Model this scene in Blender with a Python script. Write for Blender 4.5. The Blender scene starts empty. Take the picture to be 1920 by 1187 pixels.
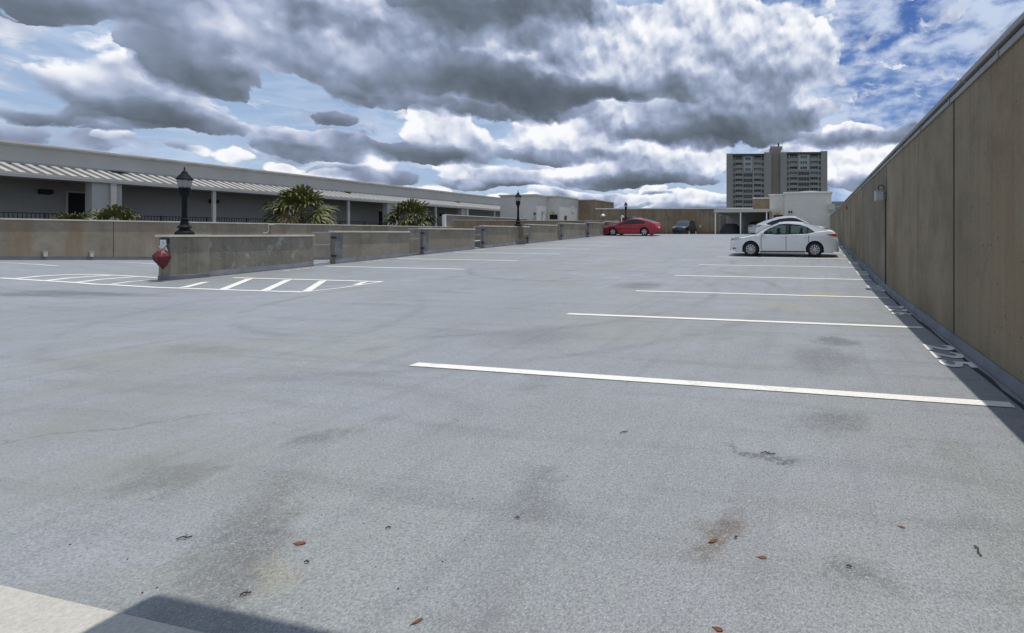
import bpy, bmesh, math, random
from mathutils import Vector, Matrix
R = math.radians
rnd = random.Random(7)
sc = bpy.context.scene
COL = sc.collection

# ------------------------------------------------------------------ camera
EYE = 1.35                       # eye height above the near deck
FPX, CXP, HZ, XV = 830.0, 1360.0, 438.0, 1525.0   # photo measurements: focal length, optical axis, horizon, vanishing point of the wall
TH = math.atan((XV - CXP) / FPX)
CT, ST = math.cos(TH), math.sin(TH)
cam_d = bpy.data.cameras.new('camera'); cam = bpy.data.objects.new('camera', cam_d); COL.objects.link(cam)
cam_d.sensor_width = 36.0; cam_d.lens = 36.0 * FPX / 1920.0
cam_d.shift_x = (960 - CXP) / 1920.0
cam_d.shift_y = (HZ - 593.5) / 1920.0
cam_d.clip_start = 0.05; cam_d.clip_end = 6000
cam.location = (0, 0, EYE); cam.rotation_euler = (R(90), 0, TH)
sc.camera = cam

# ------------------------------------------------------------------ light
SUN = Vector((0.105, 0.13, 1.0)).normalized()
sun_d = bpy.data.lights.new('sun', 'SUN'); sun_d.energy = 3.4; sun_d.angle = R(0.55); sun_d.color = (1.0, 0.965, 0.91)
sun = bpy.data.objects.new('sun', sun_d); COL.objects.link(sun)
sun.rotation_euler = SUN.to_track_quat('Z', 'Y').to_euler()
sc.view_settings.view_transform = 'Standard'; sc.view_settings.look = 'None'
sc.view_settings.exposure = 0.0; sc.view_settings.gamma = 1.0; sc.view_settings.use_curve_mapping = False

def ray(px, py):
    u = (px - CXP) / FPX
    return Vector((u * CT - ST, u * ST + CT, -(py - HZ) / FPX))
def at(px, py, Z):                       # a measured point of the place at depth Z
    return ray(px, py) * Z + Vector((0, 0, EYE))
def on_x(px, X):                         # the Y of a measured column on the plane x = X
    r = ray(px, HZ); return X / r.x * r.y
def z_on_x(px, py, X):
    r = ray(px, py); return EYE + r.z * X / r.x
def x_on_y(px, Y):
    r = ray(px, HZ); return Y / r.y * r.x
def z_on_y(px, py, Y):
    r = ray(px, py); return EYE + r.z * Y / r.y

# ------------------------------------------------------------------ node helpers
class NT:
    def __init__(s, nt): s.nt = nt
    def n(s, t, **kw):
        nd = s.nt.nodes.new(t)
        for k, v in kw.items():
            setattr(nd, k, v)
        return nd
    def put(s, sock, v):
        if hasattr(v, 'is_output') or isinstance(v, bpy.types.NodeSocket): s.nt.links.new(v, sock)
        elif v is not None:
            sock.default_value = v
    def m(s, op, a, b=None, c=None, clamp=False):
        nd = s.n('ShaderNodeMath', operation=op, use_clamp=clamp)
        s.put(nd.inputs[0], a)
        if b is not None: s.put(nd.inputs[1], b)
        if c is not None: s.put(nd.inputs[2], c)
        return nd.outputs[0]
    def vm(s, op, a, b=None, c=None):
        nd = s.n('ShaderNodeVectorMath', operation=op)
        s.put(nd.inputs[0], a)
        if b is not None: s.put(nd.inputs[1], b)
        if c is not None: s.put(nd.inputs[2], c)
        return nd.outputs['Value'] if op in ('LENGTH', 'DOT_PRODUCT', 'DISTANCE') else nd.outputs[0]
    def noise(s, vec, scale, detail=4, rough=0.5, dist=0.0, out=0):
        nd = s.n('ShaderNodeTexNoise'); s.put(nd.inputs['Vector'], vec)
        nd.inputs['Scale'].default_value = scale; nd.inputs['Detail'].default_value = detail
        nd.inputs['Roughness'].default_value = rough; nd.inputs['Distortion'].default_value = dist
        return nd.outputs[out]
    def mapr(s, v, a, b, c=0.0, d=1.0, smooth=False):
        nd = s.n('ShaderNodeMapRange'); s.put(nd.inputs['Value'], v)
        if smooth: nd.interpolation_type = 'SMOOTHSTEP'
        nd.inputs['From Min'].default_value = a; nd.inputs['From Max'].default_value = b
        nd.inputs['To Min'].default_value = c; nd.inputs['To Max'].default_value = d
        return nd.outputs[0]
    def mix(s, f, a, b, mode='MIX'):
        nd = s.n('ShaderNodeMix', data_type='RGBA', blend_type=mode)
        s.put(nd.inputs[0], f); s.put(nd.inputs[6], rgba(a)); s.put(nd.inputs[7], rgba(b))
        return nd.outputs[2]
    def ramp(s, f, stops):
        nd = s.n('ShaderNodeValToRGB'); s.put(nd.inputs[0], f)
        e = nd.color_ramp.elements
        while len(e) > 1: e.remove(e[-1])
        e[0].position = stops[0][0]; e[0].color = rgba(stops[0][1])
        for p, c in stops[1:]:
            k = e.new(p); k.color = rgba(c)
        return nd.outputs[0]
    def scale(s, v, sx, sy, sz):
        return s.vm('MULTIPLY', v, (sx, sy, sz))
def rgba(c):
    if isinstance(c, (tuple, list)): return (c[0], c[1], c[2], 1.0)
    return c
def s2l(r, g, b):
    f = lambda v: ((v / 255.0 + 0.055) / 1.055) ** 2.4 if v > 10 else v / 255.0 / 12.92
    return (f(r), f(g), f(b))

# ------------------------------------------------------------------ sky
world = bpy.data.worlds.new('World'); sc.world = world; world.use_nodes = True
def build_sky():
    nt = world.node_tree; nt.nodes.clear(); N = NT(nt)
    out = N.n('ShaderNodeOutputWorld'); bg = N.n('ShaderNodeBackground'); nt.links.new(bg.outputs[0], out.inputs[0])
    bg.inputs['Strength'].default_value = 0.1
    sky = N.n('ShaderNodeTexSky', sky_type='NISHITA')
    sky.sun_disc = False; sky.sun_elevation = math.asin(SUN.z); sky.sun_rotation = math.atan2(SUN.x, SUN.y)
    sky.air_density = 1.0; sky.dust_density = 0.6; sky.ozone_density = 2.5
    tc = N.n('ShaderNodeTexCoord'); d = tc.outputs['Generated']
    sep = N.n('ShaderNodeSeparateXYZ'); N.put(sep.inputs[0], d)
    az = N.m('ARCTAN2', sep.outputs[0], sep.outputs[1]); el = N.m('ARCSINE', sep.outputs[2])
    cmb = N.n('ShaderNodeCombineXYZ'); N.put(cmb.inputs[0], az); N.put(cmb.inputs[1], el); p0 = cmb.outputs[0]
    # billowing: two scales of domain warp, finer towards the horizon
    w1 = N.vm('SUBTRACT', N.noise(p0, 6.0, 5, 0.5, 0, 1), (0.5, 0.5, 0.5))
    w2 = N.vm('SUBTRACT', N.noise(p0, 24.0, 5, 0.55, 0, 1), (0.5, 0.5, 0.5))
    hi = N.mapr(el, 0.05, 0.35, 0.35, 1.0)
    wv = N.n('ShaderNodeVectorMath', operation='SCALE'); N.put(wv.inputs[0], w1); N.put(wv.inputs['Scale'], N.m('MULTIPLY', hi, 0.17))
    w3 = N.n('ShaderNodeVectorMath', operation='SCALE'); N.put(w3.inputs[0], w2); N.put(w3.inputs['Scale'], N.m('MULTIPLY', hi, 0.035))
    p = N.vm('ADD', N.vm('ADD', p0, wv.outputs[0]), w3.outputs[0])
    sp = N.n('ShaderNodeSeparateXYZ'); N.put(sp.inputs[0], N.vm('ADD', p0, wv.outputs[0]))
    W = None; WV = None; WB = None
    for (bx, by, rx, ry, a, b) in CLOUDS:
        def ae(x, y):
            v = ray(x, y).normalized(); return math.atan2(v.x, v.y), math.asin(v.z)
        c = ae(bx, by); l = ae(bx - rx, by); r_ = ae(bx + rx, by); t = ae(bx, by - ry); bo = ae(bx, by + ry)
        sx = abs(r_[0] - l[0]) / 2 * 1.25; sy = abs(t[1] - bo[1]) / 2 * 1.25
        q = N.vm('MULTIPLY_ADD', p, (1 / sx, 1 / sy, 0), (-c[0] / sx, -c[1] / sy, 0))
        dd = N.vm('DOT_PRODUCT', q, q)
        w = N.m('MAXIMUM', N.m('MULTIPLY_ADD', dd, -a, a), 0.0)
        v = N.m('MULTIPLY_ADD', sp.outputs[1], 1 / sy, -c[1] / sy)
        W = w if W is None else N.m('ADD', W, w)
        WV = N.m('MULTIPLY', w, v) if WV is None else N.m('MULTIPLY_ADD', w, v, WV)
        WB = N.m('MULTIPLY', w, b) if WB is None else N.m('MULTIPLY_ADD', w, b, WB)
    inv = N.m('DIVIDE', 1.0, N.m('MAXIMUM', W, 0.05))
    V = N.m('MULTIPLY', WV, inv); B = N.m('MULTIPLY', WB, inv)
    # background cumulus near the horizon and scattered elsewhere
    nl = N.noise(N.scale(p, 1.0, 2.6, 1), 11.0, 6, 0.55)
    low = N.mapr(el, 0.03, 0.3, 0.16, -0.05)
    behind = N.mapr(sep.outputs[1], 0.2, -0.3, 0.0, 0.25)
    extra = N.m('ADD', N.m('MULTIPLY', N.m('SUBTRACT', nl, 0.5), 2.4), N.m('ADD', low, behind))
    extra = N.m('MAXIMUM', extra, 0.0)
    Wt = N.m('ADD', N.m('MINIMUM', W, 1.2), extra)
    def billow(vec, scale, detail, rough):
        nd = N.n('ShaderNodeTexVoronoi', feature='SMOOTH_F1', voronoi_dimensions='2D'); N.put(nd.inputs['Vector'], vec)
        nd.inputs['Scale'].default_value = scale; nd.inputs['Detail'].default_value = detail; nd.inputs['Roughness'].default_value = rough
        nd.inputs['Smoothness'].default_value = 0.7; nd.normalize = True
        return nd.outputs['Distance']
    pw = N.vm('ADD', p0, N.vm('MULTIPLY', w2, (0.03, 0.03, 0)))
    bl_ = billow(pw, 9.0, 3.0, 0.45)
    bl2 = billow(N.vm('ADD', pw, (0.004, 0.016, 0)), 9.0, 3.0, 0.45)
    det = N.noise(p0, 18.0, 8, 0.6)
    D = N.m('ADD', Wt, N.m('MULTIPLY', N.m('SUBTRACT', det, 0.5), 0.62))
    D = N.m('ADD', D, N.m('MULTIPLY', N.m('SUBTRACT', 0.42, bl_), 0.42))
    alpha = N.mapr(D, 0.12, 0.38, 0, 1, True)
    # shading: bright billow tops, grey flat bases
    g1 = N.m('SUBTRACT', bl2, bl_)
    g2 = N.m('SUBTRACT', N.noise(p0, 22.0, 5, 0.55), 0.5)
    thick = N.mapr(Wt, 0.15, 1.1, 0.12, -0.05)
    S = N.m('MULTIPLY_ADD', V, 0.22, N.m('MULTIPLY_ADD', B, 0.36, 0.56))
    brt = N.mapr(S, 0.25, 0.75, 0.12, 1.0)
    S = N.m('ADD', S, N.m('MULTIPLY', N.m('MULTIPLY', g1, brt), 2.5)); S = N.m('ADD', S, N.m('MULTIPLY', N.m('MULTIPLY', g2, brt), 0.22)); S = N.m('ADD', S, thick)
    S = N.m('MULTIPLY_ADD', N.m('SUBTRACT', N.noise(p0, 6.0, 5, 0.55), 0.5), 0.75, S)
    cc = N.ramp(S, [(0.05, s2l(84, 93, 104)), (0.25, s2l(108, 119, 134)), (0.45, s2l(140, 153, 178)), (0.62, s2l(176, 187, 212)), (0.80, s2l(220, 226, 238)), (0.98, s2l(250, 251, 255))])
    # blue and veil: paler on the left, deep on the right with mottled high cloud
    rt = N.mapr(az, -0.45, 0.12, 0, 1, True)
    base = N.mix(N.mapr(el, 0.0, 0.5), N.mix(rt, s2l(170, 192, 222), s2l(118, 158, 212)), N.mix(rt, s2l(140, 176, 214), s2l(26, 80, 165)))
    skyc = N.mix(0.35, base, N.vm('MULTIPLY', sky.outputs[0], (0.085, 0.09, 0.1)))
    m1 = N.noise(N.vm('ADD', N.scale(p0, 1.0, 2.0, 1), N.vm('MULTIPLY', w1, (0.06, 0.06, 0))), 17.0, 7, 0.55)
    m2 = N.noise(N.scale(p0, 1.0, 1.7, 1), 3.6, 3, 0.5)
    mm = N.m('MULTIPLY_ADD', m2, 0.9, N.m('MULTIPLY', m1, 0.9))
    veil_r = N.mapr(mm, 0.70, 1.06, 0, 0.86, True)
    st = N.vm('MULTIPLY', p0, (1.0, 3.4, 1))
    veil_l = N.mapr(N.noise(st, 10.0, 8, 0.62, 0.6), 0.38, 0.72, 0.1, 0.62, True)
    veil = N.m('ADD', N.m('MULTIPLY', rt, veil_r), N.m('MULTIPLY', N.m('SUBTRACT', 1.0, rt), veil_l))
    skyc = N.mix(veil, skyc, s2l(206, 219, 240))
    col = N.mix(alpha, skyc, cc)
    below = N.mapr(el, -0.02, 0.0, 1, 0)
    col = N.mix(below, col, s2l(120, 122, 122))
    N.put(bg.inputs['Color'], N.vm('MULTIPLY', col, (10, 10, 10)))
# measured cumulus: picture x, y, half width, half height, amount, brightness
CLOUDS = [
 (110, 10, 230, 55, 1.0, -0.75), (250, 60, 110, 35, 0.6, -0.3), (390, 50, 180, 65, 0.8, 0.05), (370, 125, 100, 65, 0.9, -0.55),
 (405, 170, 50, 28, 0.8, -0.7), (560, 55, 190, 60, 0.9, 0.25), (590, 50, 60, 26, 0.7, 0.8), (560, 110, 70, 22, 0.5, -0.2), (720, 60, 160, 80, 0.9, -0.1),
 (700, 140, 110, 50, 0.7, -0.3), (950, 10, 200, 75, 0.9, -0.85), (1060, 60, 120, 40, 0.5, -0.1), (840, 110, 150, 60, 0.9, -0.35), (900, 150, 190, 40, 1.2, -0.95),
 (860, 190, 170, 26, 0.7, -0.4), (1130, 165, 190, 28, 1.2, -1.0), (1010, 185, 120, 25, 0.8, -0.9), (1090, 95, 130, 60, 1.0, 0.55), (1200, 95, 110, 65, 1.1, 0.75),
 (1180, 15, 60, 30, 0.4, 0.4), (1300, 60, 130, 80, 1.1, 0.45), (1420, 40, 90, 60, 1.0, 0.45), (1360, 70, 45, 36, 0.9, -0.5), (1500, 90, 62, 50, 0.9, 0.9),
 (1380, 140, 170, 55, 1.0, 0.15), (1250, 150, 120, 25, 0.7, -0.5), (1400, 110, 70, 20, 0.7, 0.7),
 (260, 195, 150, 36, 0.7, -0.1), (310, 235, 150, 22, 0.8, -0.75), (90, 218, 110, 16, 0.4, -0.5), (380, 250, 80, 14, 0.6, -0.6), (210, 245, 80, 10, 0.4, -0.3),
 (20, 245, 60, 14, 0.4, -0.3), (612, 208, 38, 15, 0.6, -0.5), (590, 262, 105, 25, 0.7, 0.0), (600, 285, 95, 15, 0.8, -0.75), (818, 240, 55, 36, 0.9, 0.95),
 (800, 285, 130, 18, 0.9, -0.8), (860, 262, 90, 24, 0.5, 0.2), (1050, 255, 90, 38, 0.9, 0.55), (1040, 288, 95, 14, 0.8, -0.6), (1130, 215, 60, 22, 0.5, 0.1),
 (1190, 245, 80, 30, 0.5, 0.1), (1370, 215, 160, 45, 1.0, -0.2), (1330, 262, 150, 20, 0.95, -0.95), (1470, 215, 70, 32, 0.8, -0.2), (1590, 264, 120, 20, 0.8, -0.4), (1500, 300, 90, 26, 0.6, 0.2),
 (1600, 240, 44, 12, 0.8, 1.0), (1600, 308, 85, 34, 0.9, 0.9), (1620, 340, 70, 10, 0.5, -0.6), (1230, 305, 120, 28, 0.8, 0.35), (1215, 332, 120, 12, 0.9, -0.85), (1110, 318, 50, 20, 0.5, 0.5), (1105, 336, 55, 9, 0.6, -0.6),
 (1300, 290, 60, 22, 0.6, 0.5), (1000, 335, 90, 14, 0.6, 0.3), (910, 322, 75, 20, 0.8, 0.6), (905, 342, 75, 9, 0.7, -0.7), (690, 300, 60, 22, 0.7, 0.5), (700, 325, 90, 13, 0.7, -0.7),
 (450, 298, 36, 12, 0.45, 0.9), (330, 283, 45, 10, 0.3, 0.2), (200, 262, 40, 9, 0.3, 0.4), (1290, 372, 50, 16, 0.8, 0.85), (1340, 372, 40, 14, 0.7, 0.9), (1110, 365, 100, 12, 0.5, 0.3),
 (1060, 330, 40, 16, 0.5, 0.6), (560, 290, 60, 12, 0.3, 0.4),
]
_r = random.Random(12)
for _i in range(18):         # small distant puffs above the far roofs
    _x = 640 + _i * 41 + _r.uniform(-14, 14); _y = 388 - abs(_r.gauss(0, 1)) * 26 - (0 if _x > 900 else 18); _w = _r.uniform(22, 60); _h = _w * _r.uniform(0.26, 0.42)
    CLOUDS.append((_x, _y - _h * 0.3, _w, _h, _r.uniform(0.5, 0.9), _r.uniform(0.2, 0.8)))
    CLOUDS.append((_x + 6, _y + _h * 0.65, _w * 1.15, _h * 0.45, _r.uniform(0.5, 0.8), -0.7))
for _x, _y in ((545, 316), (620, 326), (380, 292)):
    CLOUDS.append((_x, _y, 34, 9, 0.4, 0.7))
build_sky()

# ------------------------------------------------------------------ materials
def new_mat(name):
    m = bpy.data.materials.new(name); m.use_nodes = True
    N = NT(m.node_tree); b = m.node_tree.nodes['Principled BSDF']
    return m, N, b
def simple(name, col, rough=0.6, metal=0.0, vary=0.12, vs=3.0, bump=0.0, bs=60.0, spec=0.5, coat=0.0):
    m, N, b = new_mat(name)
    g = N.n('ShaderNodeTexCoord').outputs['Object']
    n = N.noise(g, vs, 5, 0.6)
    lo = tuple(c * (1 - vary) for c in col); hi = tuple(min(1, c * (1 + vary)) for c in col)
    N.put(b.inputs['Base Color'], N.mix(N.mapr(n, 0.3, 0.7), lo, hi))
    b.inputs['Roughness'].default_value = rough; b.inputs['Metallic'].default_value = metal
    b.inputs['Specular IOR Level'].default_value = spec; b.inputs['Coat Weight'].default_value = coat
    if bump:
        bp = N.n('ShaderNodeBump'); bp.inputs['Strength'].default_value = bump; bp.inputs['Distance'].default_value = 0.01
        N.put(bp.inputs['Height'], N.noise(g, bs, 4)); N.put(b.inputs['Normal'], bp.outputs[0])
    return m
def world_pos(N): return N.n('ShaderNodeNewGeometry').outputs['Position']
def ellipse(N, P, cx, cy, rx, ry, rot=0.0, warp=None, soft=0.5):
    q = N.vm('SUBTRACT', P if warp is None else N.vm('ADD', P, warp), (cx, cy, 0))
    if rot:
        vr = N.n('ShaderNodeVectorRotate', rotation_type='Z_AXIS'); N.put(vr.inputs['Vector'], q); vr.inputs['Angle'].default_value = rot; q = vr.outputs[0]
    q = N.vm('MULTIPLY', q, (1 / rx, 1 / ry, 0)); l = N.vm('LENGTH', q)
    return N.mapr(l, 1.0, 1.0 - soft, 0, 1, True)
def floor_px(px, py):
    """where a measured picture point meets the deck"""
    r = ray(px, py); a, b = 1.0, 90.0
    t = -EYE / r.z if r.z < 0 else 90
    if t <= 90 and t > 0:
        pass
    lo, hi = 0.5, 80.0
    prev = lo
    for i in range(1, 1600):
        q = 0.5 + i * 0.05; P = r * q
        if P.z + EYE < deck_z(P.x, P.y):
            lo, hi = prev, q; break
        prev = q
    for _ in range(24):
        mdl = (lo + hi) / 2; P = r * mdl
        if P.z + EYE < deck_z(P.x, P.y): hi = mdl
        else: lo = mdl
    P = r * lo
    return Vector((P.x, P.y, deck_z(P.x, P.y)))
def sstep(a, b, x):
    t = max(0.0, min(1.0, (x - a) / (b - a))); return t * t * (3 - 2 * t)
IX = -17.85      # line of the dividing barriers
def main_z(X, Y):
    y0 = 9.3 + (X + 17.8) / 19.5 * 1.3
    z = (0.045 - 0.0028 * (X + 17.8) / 19.5) * (Y - y0)
    z = 0.5 * (z + math.sqrt(z * z + 0.004))           # soft start of the ramp
    z -= max(0, 0.5 * ((z - 1.30) + math.sqrt((z - 1.30) ** 2 + 0.002)))
    if Y > 43: z -= 0.04 * (Y - 43)
    return z - 0.0
def low_z(X, Y): return EYE - 1.03 - 0.057 * (Y - 11.4)
def left_z(X, Y):
    w = sstep(0, 7, IX - X); v = sstep(9.5, 15, Y); w = w + (1 - w) * v
    return main_z(X, min(Y, 9.0)) * (1 - w) + low_z(X, Y) * w
def deck_z(X, Y): return main_z(X, Y) if X >= IX else left_z(X, Y)

def deck_material(name, pad=False, tint=(1, 1, 1)):
    m, N, b = new_mat(name); P = world_pos(N)
    big = N.noise(P, 0.22, 5, 0.6, 0.4); mid = N.noise(N.scale(P, 1, 1.6, 1), 1.3, 6, 0.65)
    fine = N.noise(P, 85.0, 3, 0.6); grit = N.noise(P, 150.0, 2, 0.6)
    c = N.mix(N.mapr(big, 0.32, 0.68), (0.238, 0.247, 0.254), (0.325, 0.336, 0.360))
    c = N.mix(N.mapr(mid, 0.38, 0.72), c, (0.225, 0.238, 0.238))
    # greenish weathered zones
    c = N.mix(N.mapr(N.noise(P, 0.42, 5, 0.6), 0.50, 0.66, 0, 0.7), c, (0.262, 0.276, 0.240))
    # long tyre polish streaks along the aisle
    stk = N.noise(N.scale(P, 3.0, 0.22, 1), 1.4, 5, 0.6)
    c = N.mix(N.mapr(stk, 0.52, 0.7, 0, 0.6), c, (0.195, 0.203, 0.208))
    cross = N.noise(N.scale(P, 0.25, 3.2, 1), 1.1, 6, 0.62)
    c = N.mix(N.mapr(cross, 0.52, 0.7, 0, 0.6), c, (0.175, 0.180, 0.180))
    wp = N.vm('MULTIPLY', N.vm('SUBTRACT', N.noise(P, 2.2, 6, 0.7, 0, 1), (0.5, 0.5, 0.5)), (0.9, 0.9, 0))
    for (px, py, rx, ry, rot, k, colr) in STAINS:
        f = floor_px(px, py)
        e = ellipse(N, P, f.x, f.y, rx, ry, rot, wp, 0.8)
        e = N.m('MULTIPLY', e, N.mapr(N.noise(P, 24, 5, 0.7), 0.22, 0.55))
        c = N.mix(N.m('MULTIPLY', e, k), c, colr)
    # speckled grit in the coating
    c = N.mix(N.mapr(fine, 0.36, 0.55, 0.5, 0.0), c, (0.075, 0.08, 0.082))
    c = N.mix(N.mapr(grit, 0.54, 0.70, 0, 0.5), c, (0.56, 0.57, 0.57))
    c = N.mix(N.mapr(N.noise(P, 31, 3, 0.6), 0.60, 0.72, 0, 0.35), c, (0.16, 0.165, 0.165))
    rr_ = N.noise(N.vm('ADD', P, (31, 7, 0)), 0.9, 6, 0.72)
    c = N.mix(N.mapr(rr_, 0.60, 0.70, 0, 0.5), c, (0.13, 0.132, 0.128))
    ol = N.noise(N.vm('ADD', P, (77, 13, 0)), 0.28, 7, 0.68)
    c = N.mix(N.mapr(ol, 0.52, 0.66, 0, 0.55), c, (0.215, 0.212, 0.17))
    # scuffed tyre arcs turning into the stalls
    for (ax, ay, ar, aw_, k) in ((-6.5, 9.0, 4.4, 0.16, 0.55), (-6.5, 9.0, 5.95, 0.16, 0.4), (-7.5, 15.5, 4.6, 0.16, 0.5), (-11.0, 3.5, 5.2, 0.18, 0.35), (-4.0, 0.2, 3.1, 0.14, 0.3)):
        dd = N.m('ABSOLUTE', N.m('SUBTRACT', N.vm('LENGTH', N.vm('MULTIPLY', N.vm('SUBTRACT', N.vm('ADD', P, N.vm('MULTIPLY', wp, (0.15, 0.15, 0))), (ax, ay, 0)), (1, 1, 0))), ar))
        e = N.m('MULTIPLY', N.mapr(dd, 0.0, aw_, k, 0), N.mapr(N.noise(P, 0.6, 5, 0.7), 0.42, 0.62))
        c = N.mix(e, c, (0.10, 0.10, 0.10))
    # hairline cracks
    vv = N.n('ShaderNodeTexVoronoi', feature='DISTANCE_TO_EDGE'); N.put(vv.inputs['Vector'], N.vm('ADD', N.scale(P, 1, 1, 0), N.vm('MULTIPLY', wp, (0.7, 0.7, 0)))); vv.inputs['Scale'].default_value = 0.11
    ck = N.m('MULTIPLY', N.mapr(vv.outputs[0], 0.0, 0.0016, 0.6, 0), N.mapr(N.noise(P, 0.35, 2), 0.5, 0.6))
    c = N.mix(ck, c, (0.07, 0.068, 0.065))
    if pad:
        c = N.mix(N.mapr(fine, 0.3, 0.7), (0.40, 0.375, 0.32), (0.56, 0.53, 0.465))
    N.put(b.inputs['Base Color'], c)
    N.put(b.inputs['Roughness'], N.mapr(mid, 0.3, 0.7, 0.40, 0.56)); b.inputs['Specular IOR Level'].default_value = 0.7
    bp = N.n('ShaderNodeBump'); bp.inputs['Strength'].default_value = 0.55; bp.inputs['Distance'].default_value = 0.006
    N.put(bp.inputs['Height'], N.m('ADD', fine, N.m('MULTIPLY', grit, 0.5))); N.put(b.inputs['Normal'], bp.outputs[0])
    return m
DK = (0.085, 0.083, 0.078); BR = (0.13, 0.105, 0.08); YL = (0.34, 0.29, 0.15); GN = (0.19, 0.195, 0.165)
STAINS = [(1340, 990, 0.16, 0.22, 0.2, 1.00, BR), (1000, 925, 0.35, 0.16, 0.5, 0.42, DK), (1540, 672, 0.55, 0.75, 0, 0.61, DK), (1565, 640, 0.35, 0.3, 0, 0.87, DK),
 (1545, 553, 0.75, 0.6, 0.2, 0.87, YL), (1480, 575, 1.1, 0.5, 0.3, 0.51, YL), (1200, 535, 0.9, 0.9, 0, 0.80, DK), (590, 825, 0.25, 0.18, 0, 0.72, DK), (330, 885, 0.5, 0.2, 0.3, 0.72, DK),
 (1600, 1090, 0.16, 0.15, 0, 0.65, DK), (1420, 850, 0.30, 0.05, 0, 1.00, DK), (1560, 790, 0.35, 0.3, 0.4, 0.72, DK), (1780, 850, 0.2, 0.35, 0.5, 0.58, GN), (520, 960, 1.0, 0.18, 0.7, 0.4, BR),
 (450, 1040, 0.9, 0.25, 0.6, 0.58, DK), (1010, 630, 1.0, 0.9, 0, 0.51, DK), (160, 550, 3.2, 0.4, 0, 1.00, DK), (60, 553, 2.6, 0.3, 0, 0.87, DK), (380, 655, 0.9, 0.3, 0, 0.51, DK), (560, 1055, 0.25, 0.12, 0.2, 0.40, YL)]
M = {}
M['deck'] = deck_material('deck_coating'); M['pad'] = deck_material('pale_concrete', pad=True)
def paint_mat():
    m, N, b = new_mat('white_paint'); P = world_pos(N)
    n = N.noise(P, 40, 5, 0.7); g = N.noise(P, 110, 3, 0.6)
    c = N.mix(N.mapr(n, 0.3, 0.7), (0.66, 0.64, 0.57), (0.80, 0.78, 0.71))
    c = N.mix(N.mapr(N.noise(P, 3.5, 7, 0.8), 0.55, 0.68, 0, 0.6), c, (0.42, 0.41, 0.38))
    c = N.mix(N.mapr(g, 0.60, 0.72, 0, 0.5), c, (0.33, 0.335, 0.33))
    N.put(b.inputs['Base Color'], c); b.inputs['Roughness'].default_value = 0.6
    return m
M['paint'] = paint_mat()
def concrete(name, c1, c2, streak=(0.09, 0.08, 0.06), sk=0.6, agg=0.4, pan=0.0, rust=0.2, white=0.0):
    m, N, b = new_mat(name); P = world_pos(N)
    big = N.noise(N.scale(P, 1, 1, 0.55), 0.5, 6, 0.62); c = N.mix(N.mapr(big, 0.35, 0.65), c1, c2)
    patch = N.noise(N.vm('ADD', P, (9, 3, 5)), 0.9, 7, 0.7); c = N.mix(N.mapr(patch, 0.48, 0.64, 0, 0.65), c, tuple(x * 0.72 for x in c1))
    gate_ = N.mapr(N.noise(N.scale(P, 1, 1, 0.15), 0.45, 3, 0.5), 0.38, 0.56, 0.25, 1.0)
    fade = N.mapr(N.noise(P, 1.6, 5, 0.7), 0.35, 0.6, 0.25, 1.0)
    s1 = N.noise(N.vm('ADD', N.scale(P, 1, 1, 0.07), N.vm('MULTIPLY', N.noise(P, 1.1, 3, 0.5, 0, 1), (0.12, 0.12, 0))), 2.6, 6, 0.7); c = N.mix(N.m('MULTIPLY', N.m('MULTIPLY', N.mapr(s1, 0.48, 0.64, 0, sk * 0.75), gate_), fade), c, streak)
    s2 = N.noise(N.scale(P, 1, 1, 0.02), 8.0, 4, 0.6); c = N.mix(N.m('MULTIPLY', N.mapr(s2, 0.57, 0.70, 0, sk * 0.6), gate_), c, streak)
    s4 = N.noise(N.vm('ADD', N.scale(P, 1, 1, 0.05), (5, 5, 5)), 5.0, 5, 0.65); c = N.mix(N.m('MULTIPLY', N.mapr(s4, 0.58, 0.72, 0, 0.3), fade), c, tuple(min(1, x * 1.45) for x in c2))
    s3 = N.noise(N.scale(P, 1, 1, 0.14), 0.9, 5, 0.65); c = N.mix(N.mapr(s3, 0.50, 0.70, 0, rust), c, (0.23, 0.135, 0.065))
    a = N.noise(P, 60, 4, 0.65); c = N.mix(N.mapr(a, 0.5, 0.7, 0, agg), c, tuple(x * 1.8 for x in c2))
    a2 = N.noise(P, 30, 4, 0.6); c = N.mix(N.mapr(a2, 0.56, 0.70, 0, agg), c, tuple(x * 0.45 for x in c1))
    if white: c = N.mix(N.mapr(N.noise(N.scale(P, 1, 1, 0.6), 2.3, 6, 0.7), 0.56, 0.66, 0, white), c, (0.46, 0.45, 0.41))
    vo = N.n('ShaderNodeTexVoronoi'); N.put(vo.inputs['Vector'], P); vo.inputs['Scale'].default_value = 9.0
    hm = N.mapr(N.noise(P, 0.8, 2), 0.5, 0.62)
    c = N.mix(N.m('MULTIPLY', N.mapr(vo.outputs['Distance'], 0.07, 0.13, 0.85, 0), hm), c, (0.06, 0.055, 0.04))
    N.put(b.inputs['Base Color'], c); b.inputs['Roughness'].default_value = 0.88; b.inputs['Specular IOR Level'].default_value = 0.25
    bp = N.n('ShaderNodeBump'); bp.inputs['Strength'].default_value = 0.5; bp.inputs['Distance'].default_value = 0.008
    N.put(bp.inputs['Height'], a); N.put(b.inputs['Normal'], bp.outputs[0])
    return m
M['wall'] = concrete('weathered_wall_concrete', (0.225, 0.182, 0.116), (0.300, 0.250, 0.168), (0.108, 0.090, 0.060), 0.75, 0.26, rust=0.5)
M['wall2'] = concrete('greyer_wall_concrete', (0.190, 0.165, 0.118), (0.255, 0.228, 0.168), (0.10, 0.09, 0.068), 0.75, 0.26, rust=0.3)
M['barrier'] = concrete('barrier_concrete', (0.195, 0.178, 0.138), (0.26, 0.24, 0.19), (0.10, 0.09, 0.068), 0.8, 0.75, rust=0.1, white=0.6)
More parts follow.
